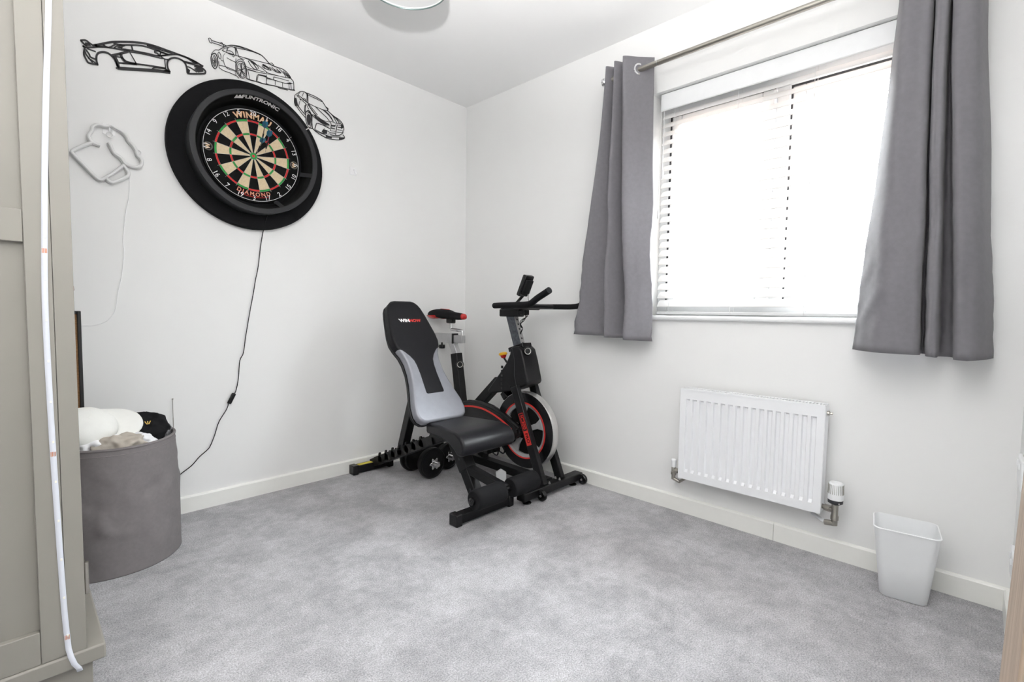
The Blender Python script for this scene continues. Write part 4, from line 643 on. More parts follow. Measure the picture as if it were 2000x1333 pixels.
for x in (bc-0.205, bc+0.205): MB().lathe((x, -1.166, 0.172), (1 if x > bc else -1,0,0), [(0.016,-0.008),(0.016,0.004),(0.010,0.010),(0,0.011)], 16).build('rod_cap', 'black_gloss', bn)

# ------------------------------------------------------------------ dumbbells under the bench
def star(c, ax, r0, r1, h, n=6):
    ax = Vector(ax).normalized(); t = V(0,0,1); a = ax.cross(t).normalized(); b = ax.cross(a); m = MB(); poly = []
    for i in range(n*6):
        th = 2*pi*i/(n*6); k = 0.5+0.5*cos(n*th); r = r0+(r1-r0)*k**0.8; poly.append((r*cos(th), r*sin(th)))
    return m.prism(poly, lambda u, v: Vector(c)+a*u+b*v, lambda u, v: Vector(c)+a*u+b*v+ax*h)
def dumbbell(x, yn, yf, R_, label):
    ym = (yn+yf)/2; t = thing('dumbbell', (x, ym, 0), label, 'dumbbell', 'dumbbells under the bench'); z = R_+0.001
    MB().cyl((x, yn-0.055, z), (x, yf+0.055, z), 0.0125, n=16).build('bar', 'chrome', t)
    th = MB(); pr = [(0.0125,0)]
    for i in range(8): pr += [(0.0138, 0.002+i*0.004), (0.0125, 0.004+i*0.004)]
    th.lathe((x, yn-0.056, z), (0,1,0), pr, 16); th.build('thread', 'chrome', t)
    for y, s in ((yn, -1), (yf, 1)):
        MB().lathe((x, y-s*0.018, z), (0, s, 0), [(0.013,0),(R_-0.006,0),(R_,0.004),(R_,0.020),(R_-0.004,0.025),(R_-0.010,0.025),(R_-0.013,0.022),(0.030,0.022),(0.028,0.026),(0.013,0.026)], 40).build('plate', 'black', t)
        MB().lathe((x, y-s*0.044, z), (0, s, 0), [(0.013,0),(R_-0.016,0),(R_-0.012,0.004),(R_-0.012,0.024),(0.013,0.026)], 36).build('plate', 'black', t)
        star((x, y+s*0.010, z), (0, s, 0), 0.021, 0.037, 0.014).build('star_collar', 'chrome', t, bevel=0.002)
    MB().cyl((x, yn+0.06, z), (x, yf-0.06, z), 0.0145, n=16).build('grip', 'chrome', t)
dumbbell(-0.598, -0.425, -0.225, 0.090, 'dumbbell with a star collar lying nearest the toothed rail of the bench')
dumbbell(-0.424, -0.355, -0.200, 0.082, 'dumbbell with larger plates lying further under the bench, beside the front post')
hx = MB(); n_ = V(-0.62, -0.78, 0).normalized(); s_ = V(0.78, -0.62, 0).normalized(); hc = V(-0.372, -0.762, 0.0405)
hx.prism([(0.029*sx_, 0.040*sz_) for sx_, sz_ in ((0,1),(1,0.55),(1,-0.62),(0.15,-1.0),(-0.85,-0.62),(-1,0.55))], lambda u, v: hc+s_*u+V(0,0,v)-n_*0.022, lambda u, v: hc+s_*u+V(0,0,v))
tag(hx.build('hexagonal_weight', 'bin', bevel=0.0015), 'small white hexagonal weight standing on the carpet behind the foam rollers', 'weight')

# ------------------------------------------------------------------ exercise bike (front wheel towards the camera, length along y)
b0 = -0.27
bk = thing('exercise_bike', (b0, -0.55, 0), 'black exercise bike with a red-ringed flywheel standing in the corner', 'exercise bike')
def B(y, z, dx=0.0): return V(b0+dx, y, z)
for y, x0, x1, nm in ((-1.052, -0.525, -0.030, 'front_stabiliser'), (-0.10, -0.50, -0.04, 'rear_stabiliser')):
    MB().box(x0, x1, y-0.028, y+0.028, 0.022, 0.064).build(nm, 'black', bk, bevel=0.005)
    for x in (x0+0.05, x1-0.06): MB().lathe((x, y, 0.0), (0,0,1), [(0.022,0),(0.024,0.004),(0.018,0.010),(0.008,0.012),(0.008,0.024)], 20).build('levelling_foot', 'black_gloss', bk)
for x in (-0.405, -0.050):
    wv = MB().lathe((x-0.010, -1.092, 0.031), (1,0,0), [(0.008,0),(0.024,0.0),(0.028,0.004),(0.028,0.018),(0.024,0.022),(0.008,0.022)], 24).build('transport_wheel', 'black_gloss', bk)
    MB().cyl((x-0.014, -1.092, 0.031), (x+0.014, -1.092, 0.031), 0.006, n=12).build('axle_bolt', 'steel', wv)
    MB().box(x-0.012, x+0.012, -1.098, -1.060, 0.040, 0.060).build('wheel_bracket', 'black', bk, bevel=0.003)
MB().bar(B(-0.12, 0.060), B(-1.03, 0.050), 0.06, 0.045).build('base_beam', 'black', bk, bevel=0.004)
for s in (-1, 1):
    MB().bar(B(-0.835, 0.56, s*0.075), B(-1.045, 0.060, s*0.075), 0.030, 0.048).build('fork_leg', 'black', bk, bevel=0.003)
    for q in (-1, 1):
        MB().lathe(B(-1.052+q*0.014, 0.064, s*0.075+(-s)*0.032), (0,0,1), [(0.006,0),(0.006,0.005),(0.0035,0.006),(0.0035,0.012)], 8).build('bolt', 'steel', bk)
# flywheel
FC = V(b0, -0.856, 0.311); FR = 0.215
def FP(r, a, dx): return FC + V(dx, r*cos(a), r*sin(a))
MB().lathe(FC-V(0.024,0,0), (1,0,0), [(FR-0.012,0.0),(FR-0.002,0.001),(FR,0.004),(FR,0.044),(FR-0.002,0.047),(FR-0.012,0.048)], 96, caps=False).build('flywheel_rim', 'steel', bk)
MB().lathe(FC-V(0.024,0,0), (1,0,0), [(0.158,0.0),(FR-0.004,-0.0008),(FR-0.004,0.0488),(0.158,0.048),(0.158,0.0)], 96, caps=False).build('flywheel_face', 'black_gloss', bk)
MB().lathe(FC-V(0.026,0,0), (1,0,0), [(0.152,0.0),(0.160,-0.001),(0.160,0.054),(0.152,0.052)], 96, caps=False).build('red_ring', 'red', bk)
MB().lathe(FC-V(0.024,0,0), (1,0,0), [(0.136,0.006),(0.153,-0.002),(0.153,0.050),(0.136,0.042),(0.136,0.006)], 96, caps=False).build('inner_ring', 'alloy', bk)
MB().lathe(FC-V(0.006,0,0), (1,0,0), [(0,0),(0.138,0.0),(0.138,0.012),(0,0.012)], 64, caps=False).build('wheel_disc', 'board_black', bk)
for k in range(5):
    a = radians(14+72*k); m = MB(); dA = V(0, cos(a), sin(a)); dT = V(0, -sin(a), cos(a))
    for sd in (-1, 1):
        pl_ = [(0.035,-0.014),(0.10,-0.016),(0.140,-0.034),(0.140,0.034),(0.10,0.016),(0.035,0.014)]
        m.prism(pl_, lambda u, v, sd=sd: FC+dA*u+dT*v+V(sd*0.008,0,0), lambda u, v, sd=sd: FC+dA*u+dT*v+V(sd*0.022,0,0))
    m.build('spoke', 'alloy', bk, bevel=0.003)
MB().lathe(FC-V(0.085,0,0), (1,0,0), [(0,0),(0.008,0),(0.010,0.004),(0.010,0.012),(0.018,0.016),(0.018,0.050),(0.045,0.055),(0.045,0.110),(0.018,0.115),(0.018,0.16),(0.010,0.165),(0,0.17)], 24, caps=False).build('hub', 'black_gloss', bk)
# fork sticker
top_ = B(-0.835, 0.56, -0.0905); bot_ = B(-1.045, 0.060, -0.0905); ld = (bot_-top_).normalized(); lt = V(0, -ld.z, ld.y); lt = lt if lt.y < 0 else -lt
def SP(u, v, d=0.0006): return top_ + ld*(0.150+u) + lt*v + V(-d, 0, 0)
m = MB(); m.add([SP(0.098,-0.0175), SP(0.178,-0.0175), SP(0.178,0.0175), SP(0.098,0.0175)], [(0,1,2,3)])
for (u0,u1,v0,v1) in ((0,0.098,-0.0175,-0.0145),(0,0.098,0.0145,0.0175),(0,0.003,-0.0175,0.0175)): m.add([SP(u0,v0), SP(u1,v0), SP(u1,v1), SP(u0,v1)], [(0,1,2,3)])
m.build('model_sticker', 'red', bk, smooth=0, recalc=False)
text_mb('IC300', 0.033, lambda u, v: SP(0.050+u*0.98, v*0.95, 0.0010), bold=0.0008).build('model_lettering', 'red', bk, recalc=False)
text_mb('PRO', 0.030, lambda u, v: SP(0.138+u*0.95, v*0.95, 0.0012), bold=0.0005).build('model_lettering', 'board_black', bk, recalc=False)
# shroud, head tube, down tube
shp = [(-0.775,0.735),(-0.780,0.765),(-0.795,0.780),(-0.835,0.783),(-0.862,0.765),(-0.885,0.70),(-0.910,0.61),(-0.915,0.588),(-0.905,0.575),(-0.85,0.550),(-0.79,0.528),(-0.69,0.507),(-0.625,0.492),(-0.607,0.494),(-0.598,0.510),(-0.635,0.553),(-0.70,0.625),(-0.745,0.680)]
MB().prism(shp, lambda y, z: B(y, z, -0.062), lambda y, z: B(y, z, 0.062)).build('head_shroud', 'black', bk, bevel=0.016, seg=3)
sm_ = MB(); sm_.tube([B(y, z, -0.0628) for y, z in ((-0.795,0.775),(-0.815,0.70),(-0.815,0.62),(-0.835,0.550))], 0.0012, 6); sm_.build('shroud_seam', 'gasket', bk)
MB().lathe(B(-0.785, 0.552, -0.060), (-1,0,0), [(0.005,0),(0.005,0.003),(0,0.004)], 10).build('screw', 'black_gloss', bk)
rb_ = MB()
for i in range(6): rb_.box(b0-0.064, b0-0.060, -0.725, -0.711, 0.53+i*0.024, 0.545+i*0.024)
rb_.build('shroud_vent', 'black_gloss', bk)
MB().bar(B(-0.64, 0.565), B(-0.36, 0.31), 0.05, 0.06).build('down_tube', 'black', bk, bevel=0.004)
bp_ = MB(); bp_.bar(B(-0.685, 0.505), B(-0.715, 0.470), 0.06, 0.04); bp_.build('brake_pad', 'black_gloss', bk, bevel=0.006)
MB().bar(B(-0.742, 0.755), B(-0.852, 0.790), 0.075, 0.025, side=(1,0,0)).build('post_collar', 'black_gloss', bk, bevel=0.003)
MB().bar(B(-0.724, 0.965), B(-0.800, 0.760), 0.034, 0.060).build('handlebar_post', 'chrome_reflection', bk, bevel=0.002)  # chrome sides darkened by colour in place of what they reflect
fp = MB(); dd = (B(-0.800,0.760)-B(-0.724,0.965)).normalized(); nn_ = V(0, dd.z, -dd.y); nn_ = nn_ if nn_.y < 0 else -nn_
c0 = B(-0.724, 0.965)+nn_*0.0305; fp.bar(c0, c0+dd*0.21, 0.032, 0.002); fpo = fp.build('post_front', 'steel', bk)
hl = MB()
for k in range(6): c = c0 + dd*(0.05+k*0.028)+nn_*0.0011; hl.cyl(c, c+nn_*0.001, 0.0055, n=10)
hl.build('adjusting_hole', 'gasket', fpo)
def knob(c, ax, r, L_, nm):
    ax = Vector(ax).normalized(); k = MB().lathe(Vector(c), ax, [(r*0.45,-0.02),(r*0.5,0),(r*0.9,0.002),(r,0.008),(r,L_-0.006),(r*0.9,L_),(0,L_)], 24).build(nm, 'black_gloss', bk)
    MB().lathe(Vector(c)+ax*(L_+0.0002), ax, [(r*0.62,0),(r*0.74,0.0006)], 24, caps=False).build('knob_ring', 'wire', k); return k
knob(B(-0.862, 0.755, -0.018), (-0.55,-0.83,0.1), 0.024, 0.034, 'post_knob')
# emergency brake
es = B(-0.668, 0.705); MB().cyl(B(-0.735, 0.640), es, 0.006, n=12).build('brake_rod', 'black_gloss', bk)
MB().lathe(es, V(0, 0.25, 0.97), [(0.010,-0.004),(0.013,0.0),(0.017,0.008),(0.018,0.012)], 24).build('brake_knob_base', 'red_pl', bk)
MB().lathe(es, V(0, 0.25, 0.97), [(0.018,0.012),(0.024,0.015),(0.026,0.020),(0.024,0.027),(0.015,0.031),(0,0.032)], 24).build('brake_knob', 'yellow_pl', bk)
# handlebar
MB().box(b0-0.030, b0+0.030, -0.800, -0.655, 0.945, 0.988).build('handlebar_clamp', 'black', bk, bevel=0.006)
MB().tube(catmull([B(-0.700,1.006,-0.110),B(-0.80,1.007,-0.140),B(-0.93,1.008,-0.168),B(-1.020,1.010,-0.190),B(-1.055,1.018,-0.198),B(-1.10,1.040,-0.207),B(-1.165,1.066,-0.220),B(-1.190,1.076,-0.226)],5), 0.0165, 14).build('handlebar', 'black_matt', bk)
MB().tube(catmull([B(-0.700,1.004,0.110),B(-0.80,1.005,0.140),B(-0.93,1.005,0.170),B(-1.010,1.006,0.196),B(-1.050,1.012,0.208),B(-1.068,1.030,0.212),B(-1.072,1.060,0.213)],5), 0.0155, 14).build('handlebar', 'black_matt', bk)
cbr = MB(); cbr.tube([B(-0.80,1.000,-0.150),B(-0.80,1.000,0.150)], 0.016, 14); cbr.tube([B(-0.90,1.004,-0.170),B(-0.90,1.004,0.170)], 0.014, 14); cbr.build('handlebar_bridge', 'black', bk)
MB().lathe(B(-0.745,0.99), (0,0,1), [(0.045,0),(0.043,0.018),(0.030,0.030),(0,0.032)], 24).build('clamp_cover', 'alloy', bk)
cv = MB()
for k in range(3): cv.tube(catmull([B(-0.81,0.975,-0.01+0.01*k),B(-0.845-0.008*k,0.95,-0.01),B(-0.83+0.012*k,0.925,-0.005),B(-0.80,0.905-0.008*k,0),B(-0.815,0.88,0),B(-0.80+0.004*k,0.85,0)],4), 0.0022, 6)
cv.build('sensor_cable', 'black_gloss', bk)
MB().box(b0-0.022, b0+0.022, -0.845, -0.800, 0.955, 0.985).build('sensor_block', 'black_gloss', bk, bevel=0.004)
# monitor, tipped back towards the rider
mc = B(-0.833, 1.118); mu = V(0, -0.42, 0.90).normalized(); mn = V(0, 0.90, 0.42).normalized(); mx_ = V(1,0,0)
def MP(x, u, d): return mc + mx_*x + mu*u + mn*d
def mbox(x, u, d0, d1, nm, mt, par, bev): return MB().prism([(-x,-u),(x,-u),(x,u),(-x,u)], lambda a, b: MP(a,b,d0), lambda a, b: MP(a,b,d1)).build(nm, mt, par, bevel=bev, seg=3)
mo = mbox(0.036, 0.062, -0.010, 0.016, 'monitor', 'black_gloss', bk, 0.006)
mbox(0.027, 0.040, -0.024, -0.009, 'battery_case', 'black', mo, 0.004)
MB().bar(B(-0.755,1.015), MP(0,-0.060,-0.004), 0.018, 0.010).build('monitor_arm', 'black_gloss', bk, bevel=0.002)
MB().tube(catmull([MP(0.012,-0.01,-0.026),B(-0.842,1.06,0.012),B(-0.846,1.03,0.012),B(-0.84,0.985,0.01)],4), 0.0016, 6).build('monitor_lead', 'black_gloss', bk)
# seat tube, post, slider, saddle
MB().bar(B(-0.235, 0.70), B(-0.345, 0.075), 0.05, 0.062).build('seat_tube', 'black', bk, bevel=0.004)
MB().bar(B(-0.185, 0.790), B(-0.243, 0.690), 0.036, 0.046).build('seat_post', 'silver_paint', bk, bevel=0.003)
hl = MB()
for k in range(3): c = B(-0.222-0.0095*k*1.2, 0.772-0.024*k-0.006*k); hl.cyl(c, c+V(0,-0.003,-0.001), 0.005, n=10)
hl.build('adjusting_hole', 'gasket', bk)
knob(B(-0.285, 0.635, -0.012), (-0.6,-0.8,0), 0.025, 0.030, 'seat_knob')
MB().box(b0-0.020, b0+0.020, -0.215, -0.020, 0.765, 0.825).build('seat_slider', 'silver_paint', bk, bevel=0.003)
MB().box(b0-0.016, b0+0.016, -0.305, -0.21, 0.768, 0.818).build('slider_insert', 'silver_paint', bk, bevel=0.002)
MB().box(b0-0.0225, b0+0.0225, -0.226, -0.214, 0.762, 0.828).build('slider_collar', 'black_gloss', bk, bevel=0.001)
MB().lathe(B(-0.085, 0.765), (0,0,-1), [(0.006,0),(0.006,0.016),(0.020,0.018),(0.022,0.03),(0.019,0.042),(0,0.044)], 16).build('slider_knob', 'black_gloss', bk)
MB().tube(catmull([B(-0.296,0.770),B(-0.296,0.83),B(-0.292,0.846),B(-0.275,0.850),B(-0.20,0.852),B(-0.182,0.856),B(-0.178,0.872),B(-0.178,0.905)],5), 0.0095, 14).build('saddle_stem', 'chrome', bk)
MB().box(b0-0.020, b0+0.020, -0.205, -0.150, 0.893, 0.925).build('saddle_clamp', 'black_gloss', bk, bevel=0.006)
secs = [(-0.025,0.030,0.010,0.935),(-0.030,0.085,0.028,0.945),(-0.06,0.098,0.036,0.950),(-0.10,0.094,0.037,0.950),(-0.14,0.072,0.033,0.946),(-0.18,0.045,0.030,0.941),(-0.22,0.033,0.028,0.938),(-0.27,0.029,0.026,0.936),(-0.305,0.026,0.022,0.935),(-0.318,0.012,0.010,0.935)]
def loft(secs, lo=None):
    m = MB(); n = 20; vs = []
    for y, w_, h_, z in secs:
        for i in range(n):
            a = 2*pi*i/n; c, s = cos(a), sin(a); vs.append(B(y, z + h_*(abs(s)**0.7)*(1 if s > 0 else -0.75), 0) + V(w_*math.copysign(abs(c)**0.8, c), 0, 0))
    fs = [(k*n+i, k*n+(i+1) % n, (k+1)*n+(i+1) % n, (k+1)*n+i) for k in range(len(secs)-1) for i in range(n)] + [tuple(range(n)), tuple((len(secs)-1)*n+i for i in range(n-1, -1, -1))]
    return m.add(vs, fs)
loft(secs).build('saddle', 'cloth_black', bk, sub=1, smooth=80)
loft([(-0.298,0.0275,0.0235,0.935),(-0.308,0.0265,0.0225,0.935),(-0.320,0.014,0.012,0.935)]).build('saddle_nose', 'red_pl', bk, sub=1, smooth=80)
for s in (-1, 1):
    m = MB()
    def fn(u, v, s=s):
        y = -0.035-0.10*u; k = min(1, max(0, u)); w_ = 0.088+0.012*sin(pi*min(1,u*1.1)) - 0.022*max(0,u-0.6)/0.4; ang = radians(-8-70*v*(1-0.5*u))
        return B(y, 0.948 + 0.034*0.9*sin(ang), 0) + V(s*(w_+0.002)*cos(ang)**0.8, 0, 0)
    m.grid(fn, 10, 6).build('saddle_flash', 'red_pl', bk, solid=0.002)
m = MB(); m.grid(lambda u, v: B(-0.085-0.07*u, 0.9862-0.004*u, (v-0.5)*0.03*(1-0.6*u)), 6, 4).build('saddle_stripe', 'red_pl', bk, solid=0.003)
# chain guard, crank and pedals
gp = [(-0.25,0.345),(-0.32,0.395),(-0.42,0.427),(-0.53,0.436),(-0.63,0.424),(-0.73,0.392),(-0.82,0.350),(-0.872,0.322),(-0.878,0.295),(-0.84,0.268),(-0.76,0.225),(-0.66,0.165),(-0.58,0.130),(-0.47,0.115),(-0.36,0.130),(-0.28,0.175),(-0.235,0.25)]
MB().prism(gp, lambda y, z: B(y, z, -0.062), lambda y, z: B(y, z, -0.032)).build('chain_guard', 'black_gloss', bk, bevel=0.010, seg=3)
rs = MB(); rs.stroke([(p.x, p.y) for p in catmull([(-0.30,0.352,0),(-0.40,0.385,0),(-0.52,0.396,0),(-0.62,0.382,0),(-0.72,0.350,0),(-0.80,0.312,0)],5)], 0.011, lambda y, z: B(y, z, -0.0615), lambda y, z: B(y, z, -0.0632)); rs.build('guard_stripe', 'red', bk)
gl = MB(); gl.tube(catmull([B(-0.30,0.378,-0.0625),B(-0.42,0.412,-0.0625),B(-0.55,0.416,-0.0625),B(-0.66,0.396,-0.0625),B(-0.76,0.362,-0.0625),B(-0.83,0.328,-0.0625)],5), 0.003, 6); gl.build('guard_rib', 'black', bk)
ck = V(0, -0.545, 0.242)
for s, (dy, dz) in ((-1, (-0.163, -0.048)), (1, (0.163, 0.048))):
    xa = s*0.085; e = B(ck.y+dy, ck.z+dz, xa)
    MB().bar(B(ck.y, ck.z, xa), e, 0.014, 0.026).build('crank_arm', 'black_gloss', bk, bevel=0.003)
    xo = s*0.145; pd = MB()
    pd.box(b0+xo-0.045, b0+xo+0.045, e.y-0.04, e.y-0.030, e.z-0.010, e.z+0.010); pd.box(b0+xo-0.045, b0+xo+0.045, e.y+0.030, e.y+0.04, e.z-0.010, e.z+0.010)
    for q in (-0.045, -0.008, 0.037): pd.box(b0+xo+q, b0+xo+q+0.010, e.y-0.04, e.y+0.04, e.z-0.010, e.z+0.010)
    pd.cyl(V(b0+xa, e.y, e.z), V(b0+xo+s*0.045, e.y, e.z), 0.009, n=12)
    po_ = pd.build('pedal', 'black_gloss', bk, bevel=0.002)
    cg = MB()
    for q in (-0.025, 0.025): cg.tube(catmull([V(b0+xo+q, e.y-0.035, e.z+0.005), V(b0+xo+q, e.y-0.085, e.z-0.010), V(b0+xo+q, e.y-0.095, e.z+0.020), V(b0+xo+q*0.7, e.y-0.06, e.z+0.055), V(b0+xo+q*0.5, e.y-0.005, e.z+0.06)], 4), 0.004, 6)
    cg.tube(catmull([V(b0+xo-0.05, e.y+0.02, e.z), V(b0+xo-0.055, e.y+0.01, e.z+0.04), V(b0+xo, e.y, e.z+0.065), V(b0+xo+0.055, e.y+0.01, e.z+0.04), V(b0+xo+0.05, e.y+0.02, e.z)], 5), 0.005, 6)
    cg.build('toe_cage', 'black_gloss', po_)
MB().cyl(B(ck.y, ck.z, -0.095), B(ck.y, ck.z, 0.095), 0.016, n=18).build('crank_axle', 'black_gloss', bk)
MB().bar(B(-0.50,0.085), B(-0.54,0.27), 0.045, 0.05).build('crank_support', 'black', bk)

# ------------------------------------------------------------------ laundry hamper and what is in it
hm = thing('laundry_hamper', (-1.99, -0.285, 0), 'grey canvas laundry hamper full of clothes beside the wardrobe', 'laundry hamper')
HC_ = V(-2.013, -0.285, 0); HT = 0.462
def hfn(u, v):
    a = 2*pi*u; r = 0.211 - 0.014*v + 0.003*sin(pi*v)
    w1 = noise.noise(Vector((cos(a)*1.6, sin(a)*1.6, v*2.0+3)))
    cz = v*9 + 2.2*sin(a*1.5) + 1.6*noise.noise(Vector((cos(a)*2.2, sin(a)*2.2, v*3)))          # slanting creases
    r += 0.004*w1 + 0.0075*(abs(math.sin(cz))**3)*sin(pi*min(1, v*1.04))*noise.noise(Vector((cos(a)*3.1+5, sin(a)*3.1, v*4+1)))*2.4
    return HC_ + V(r*cos(a), r*sin(a)*0.965, v*HT + 0.003*sin(2*a+1)*v)
MB().grid(hfn, 160, 90, wrap=True).build('canvas_side', 'hamper', hm, smooth=70, solid=0.004)
MB().lathe(HC_+V(0,0,0.004), (0,0,1), [(0,0),(0.2,0),(0.2,0.006),(0,0.006)], 48, caps=False).build('base', 'hamper_in', hm)
MB().tube([hfn(k/96, 1.0) for k in range(96)], 0.0055, 8, closed=True).build('rim_hem', 'hamper', hm)
MB().tube([hfn(k/96, 0.955)+(hfn(k/96, 0.955)-HC_-V(0,0,hfn(k/96, 0.955).z)).normalized()*0.002 for k in range(96)], 0.0012, 5, closed=True).build('hem_seam', 'hamper_in', hm)
MB().lathe(HC_+V(0,0,0.33), (0,0,1), [(0,0.05),(0.15,0.04),(0.192,0.0)], 40, caps=False).build('lining', 'hamper_in', hm)
def crumple(c, rx, ry, rz, seed, amp=0.35, f=9.0, m=None):
    def fn(u, v):
        a = 2*pi*u; t = pi*v; d = Vector((cos(a)*sin(t), sin(a)*sin(t), cos(t)))
        q = Vector((d.x*rx, d.y*ry, d.z*rz))*f + Vector((seed, seed*1.7, 0))
        k = 1 + amp*(1-2*abs(noise.noise(q))) + amp*0.7*(0.5-abs(noise.noise(q*2.1+Vector((3,1,2))))) + amp*0.25*noise.noise(q*4.5) - amp*0.85
        return Vector(c) + Vector((-0.018 + d.x*rx*k, d.y*ry*k, max(-0.6, d.z)*rz*k))
    return MB().grid(fn, 90, 54, wrap=True)
tag(crumple((-2.060,-0.330,0.450), 0.092, 0.100, 0.058, 1.3, 0.34, 11).build('folded_shirt', 'cloth_white', smooth=80), 'crumpled white shirt in the hamper against the wardrobe side', 'clothes', 'laundry in the hamper')
tag(crumple((-1.985,-0.400,0.448), 0.088, 0.060, 0.050, 4.9, 0.30, 13).build('shorts', 'cloth_beige', smooth=80), 'crumpled stone-grey garment at the front of the hamper', 'clothes', 'laundry in the hamper')
tag(crumple((-1.915,-0.385,0.452), 0.045, 0.045, 0.040, 7.2, 0.35, 18).build('sock', 'cloth_white', smooth=80), 'small rolled white sock by the front rim of the hamper', 'clothes', 'laundry in the hamper')
jm = thing('jumper', (-1.885, -0.235, 0.43), 'black knitted garment heaped on the right side of the hamper', 'clothes', 'laundry in the hamper')
crumple((-1.882,-0.240,0.468), 0.078, 0.095, 0.070, 2.2, 0.22, 12).build('knit', 'cloth_black', jm, smooth=80)
tag(crumple((-1.826,-0.262,0.448), 0.026, 0.055, 0.045, 6.1, 0.3, 14).build('scarf', 'cloth_grey', smooth=80), 'grey marl garment tucked against the right rim of the hamper', 'clothes', 'laundry in the hamper')
em = MB()
for k in (-1, 0, 1): em.bar((-1.905+k*0.003, -0.318, 0.506), (-1.905+k*0.009, -0.312, 0.517), 0.0025, 0.002)
em.build('emblem', 'gold', jm)
cap = thing('baseball_cap', (-2.02, -0.27, 0.50), 'white baseball cap lying on top of the laundry in the hamper', 'cap')
CC = V(-2.098, -0.335, 0.522); cf = V(0.95, 0.28, -0.02).normalized(); cr = V(0.0, -0.81, -0.58); cr = (cr - cf*cr.dot(cf)).normalized(); cu_ = cr.cross(cf)
def capfn(u, v):
    a = 2*pi*u; t = v*pi/2; r = 0.090*max(0, cos(t))**0.75
    return CC + cf*(r*1.12*cos(a)) + cr*(r*0.95*sin(a)) + cu_*(0.060*sin(t)+0.003*cos(6*a)*max(0, cos(t))**3)
MB().grid(capfn, 60, 16, wrap=True).build('crown', 'cap_white', cap, smooth=80, solid=0.003)
def billfn(u, v):
    a = radians(-62+124*u); w_ = 0.092; r0 = V(0.096*cos(a)*1.05, 0.092*sin(a), 0); ex = 0.080*(1-abs(2*u-1)**4.5)*v
    p = CC + cf*(r0.x+ex) + cr*(r0.y*(1+0.10*v)) + cu_*(0.004 + 0.012*v*cos(a) - 0.9*(r0.y*(1+0.1*v))**2*v*1.6)
    return p
MB().grid(billfn, 30, 10).build('bill', 'cap_white', cap, smooth=80, solid=0.004)
sq = MB(); 
for k in range(3): sq.tube(catmull([capfn(x_/60, 0.45+0.03*k) for x_ in range(38+k*2, 56-k*2, 3)], 3), 0.0012, 5)
sq.build('embroidery', 'cap_white', cap)

# ------------------------------------------------------------------ wardrobe: its side panel faces the camera
wd = thing('wardrobe', (-2.45, -0.87, 0), 'greige panelled wardrobe at the left edge, seen from its side', 'wardrobe')
WX0, WX1, WYF, WYN = -2.775, -2.170, -0.545, -1.200; WT_ = 2.02; ZB = 0.172
m = MB(); m.box(WX0, WX1-0.022, WYN+0.014, WYF, ZB, WT_); m.build('carcass', 'wardrobe', wd)
MB().box(-2.203, WX1, WYN+0.0, WYN+0.016, ZB, WT_).build('corner_post', 'wardrobe', wd, bevel=0.0008)
MB().box(-2.246, -2.2036, WYN, WYN+0.016, ZB, WT_).build('side_stile', 'wardrobe', wd, bevel=0.0015)
MB().box(WX0, WX0+0.045, WYN, WYN+0.016, ZB, WT_).build('side_stile', 'wardrobe', wd, bevel=0.0015)
for z0, z1 in ((ZB, 0.246), (1.100, 1.168), (WT_-0.09, WT_)): MB().box(WX0+0.0455, -2.2465, WYN, WYN+0.016, z0, z1).build('side_rail', 'wardrobe', wd, bevel=0.0015)
for y0, y1 in ((WYN+0.0165, -0.8745), (-0.8705, WYF-0.002)):
    dr = MB().box(WX1-0.0215, WX1, y0, y1, ZB+0.004, WT_-0.004).build('door', 'wardrobe', wd, bevel=0.0015)
    yh = -0.91 if y0 < -1 else -0.835
    if y0 < -1:
        h = MB(); h.tube(catmull([(WX1+0.006, yh, 1.178),(WX1+0.010, yh, 1.13),(WX1+0.010, yh, 1.07),(WX1+0.009, yh, 1.03)],4), 0.0048, 8); h.lathe((WX1+0.010, yh, 1.020), (0,0,-1), [(0.003,-0.014),(0.011,0.0),(0.012,0.01),(0.007,0.02),(0,0.021)], 14); h.box(WX1, WX1+0.006, yh-0.007, yh+0.007, 1.15, 1.178); h.build('handle', 'copper_handle', dr)
for z in (0.30, 1.0, 1.75):
    h = MB(); h.cyl((WX1+0.004, WYN+0.006, z), (WX1+0.004, WYN+0.006, z+0.075), 0.0045, n=10); h.box(WX1, WX1+0.003, WYN+0.004, WYN+0.03, z, z+0.075)
    if z < 0.5: h.build('hinge', 'nickel', wd)
MB().box(WX0, -2.137, WYN-0.006, WYF+0.004, 0.136, ZB).build('base_ledge', 'wardrobe', wd, bevel=0.004)
MB().box(WX0+0.01, -2.160, WYN+0.010, WYF-0.01, 0.0, 0.136).build('plinth', 'wardrobe', wd, bevel=0.002)
MB().box(WX0, -2.140, WYN-0.02, WYF+0.005, WT_, WT_+0.05).build('cornice', 'wardrobe', wd, bevel=0.006)
# LED strip stuck down the wardrobe side
ls = thing('led_strip', (-2.21, -1.202, 0.14), 'white self-adhesive LED strip hanging down the wardrobe side', 'light strip')
lsp = [(-2.183,1.98),(-2.188,1.75),(-2.193,1.60),(-2.203,1.40),(-2.211,1.20),(-2.2165,1.00),(-2.2165,0.85),(-2.2140,0.65),(-2.2100,0.45),(-2.2060,0.28),(-2.2015,0.186)]
lc = catmull([(x, z, 0) for x, z in lsp], 6)
tp = [V(p.x, WYN-0.0012, p.y) for p in lc] + [V(-2.1985, WYN-0.0085, 0.170), V(-2.193, WYN-0.0095, 0.150), V(-2.186, WYN-0.0095, 0.137), V(-2.184, WYN-0.008, 0.128)]
vs = []; W2 = 0.0052
for p in tp: vs += [p+V(-W2,0,0), p+V(W2,0,0)]
MB().add(vs, [(2*i, 2*i+1, 2*i+3, 2*i+2) for i in range(len(tp)-1)]).build('tape', 'led_strip', ls, solid=0.0008, smooth=60)
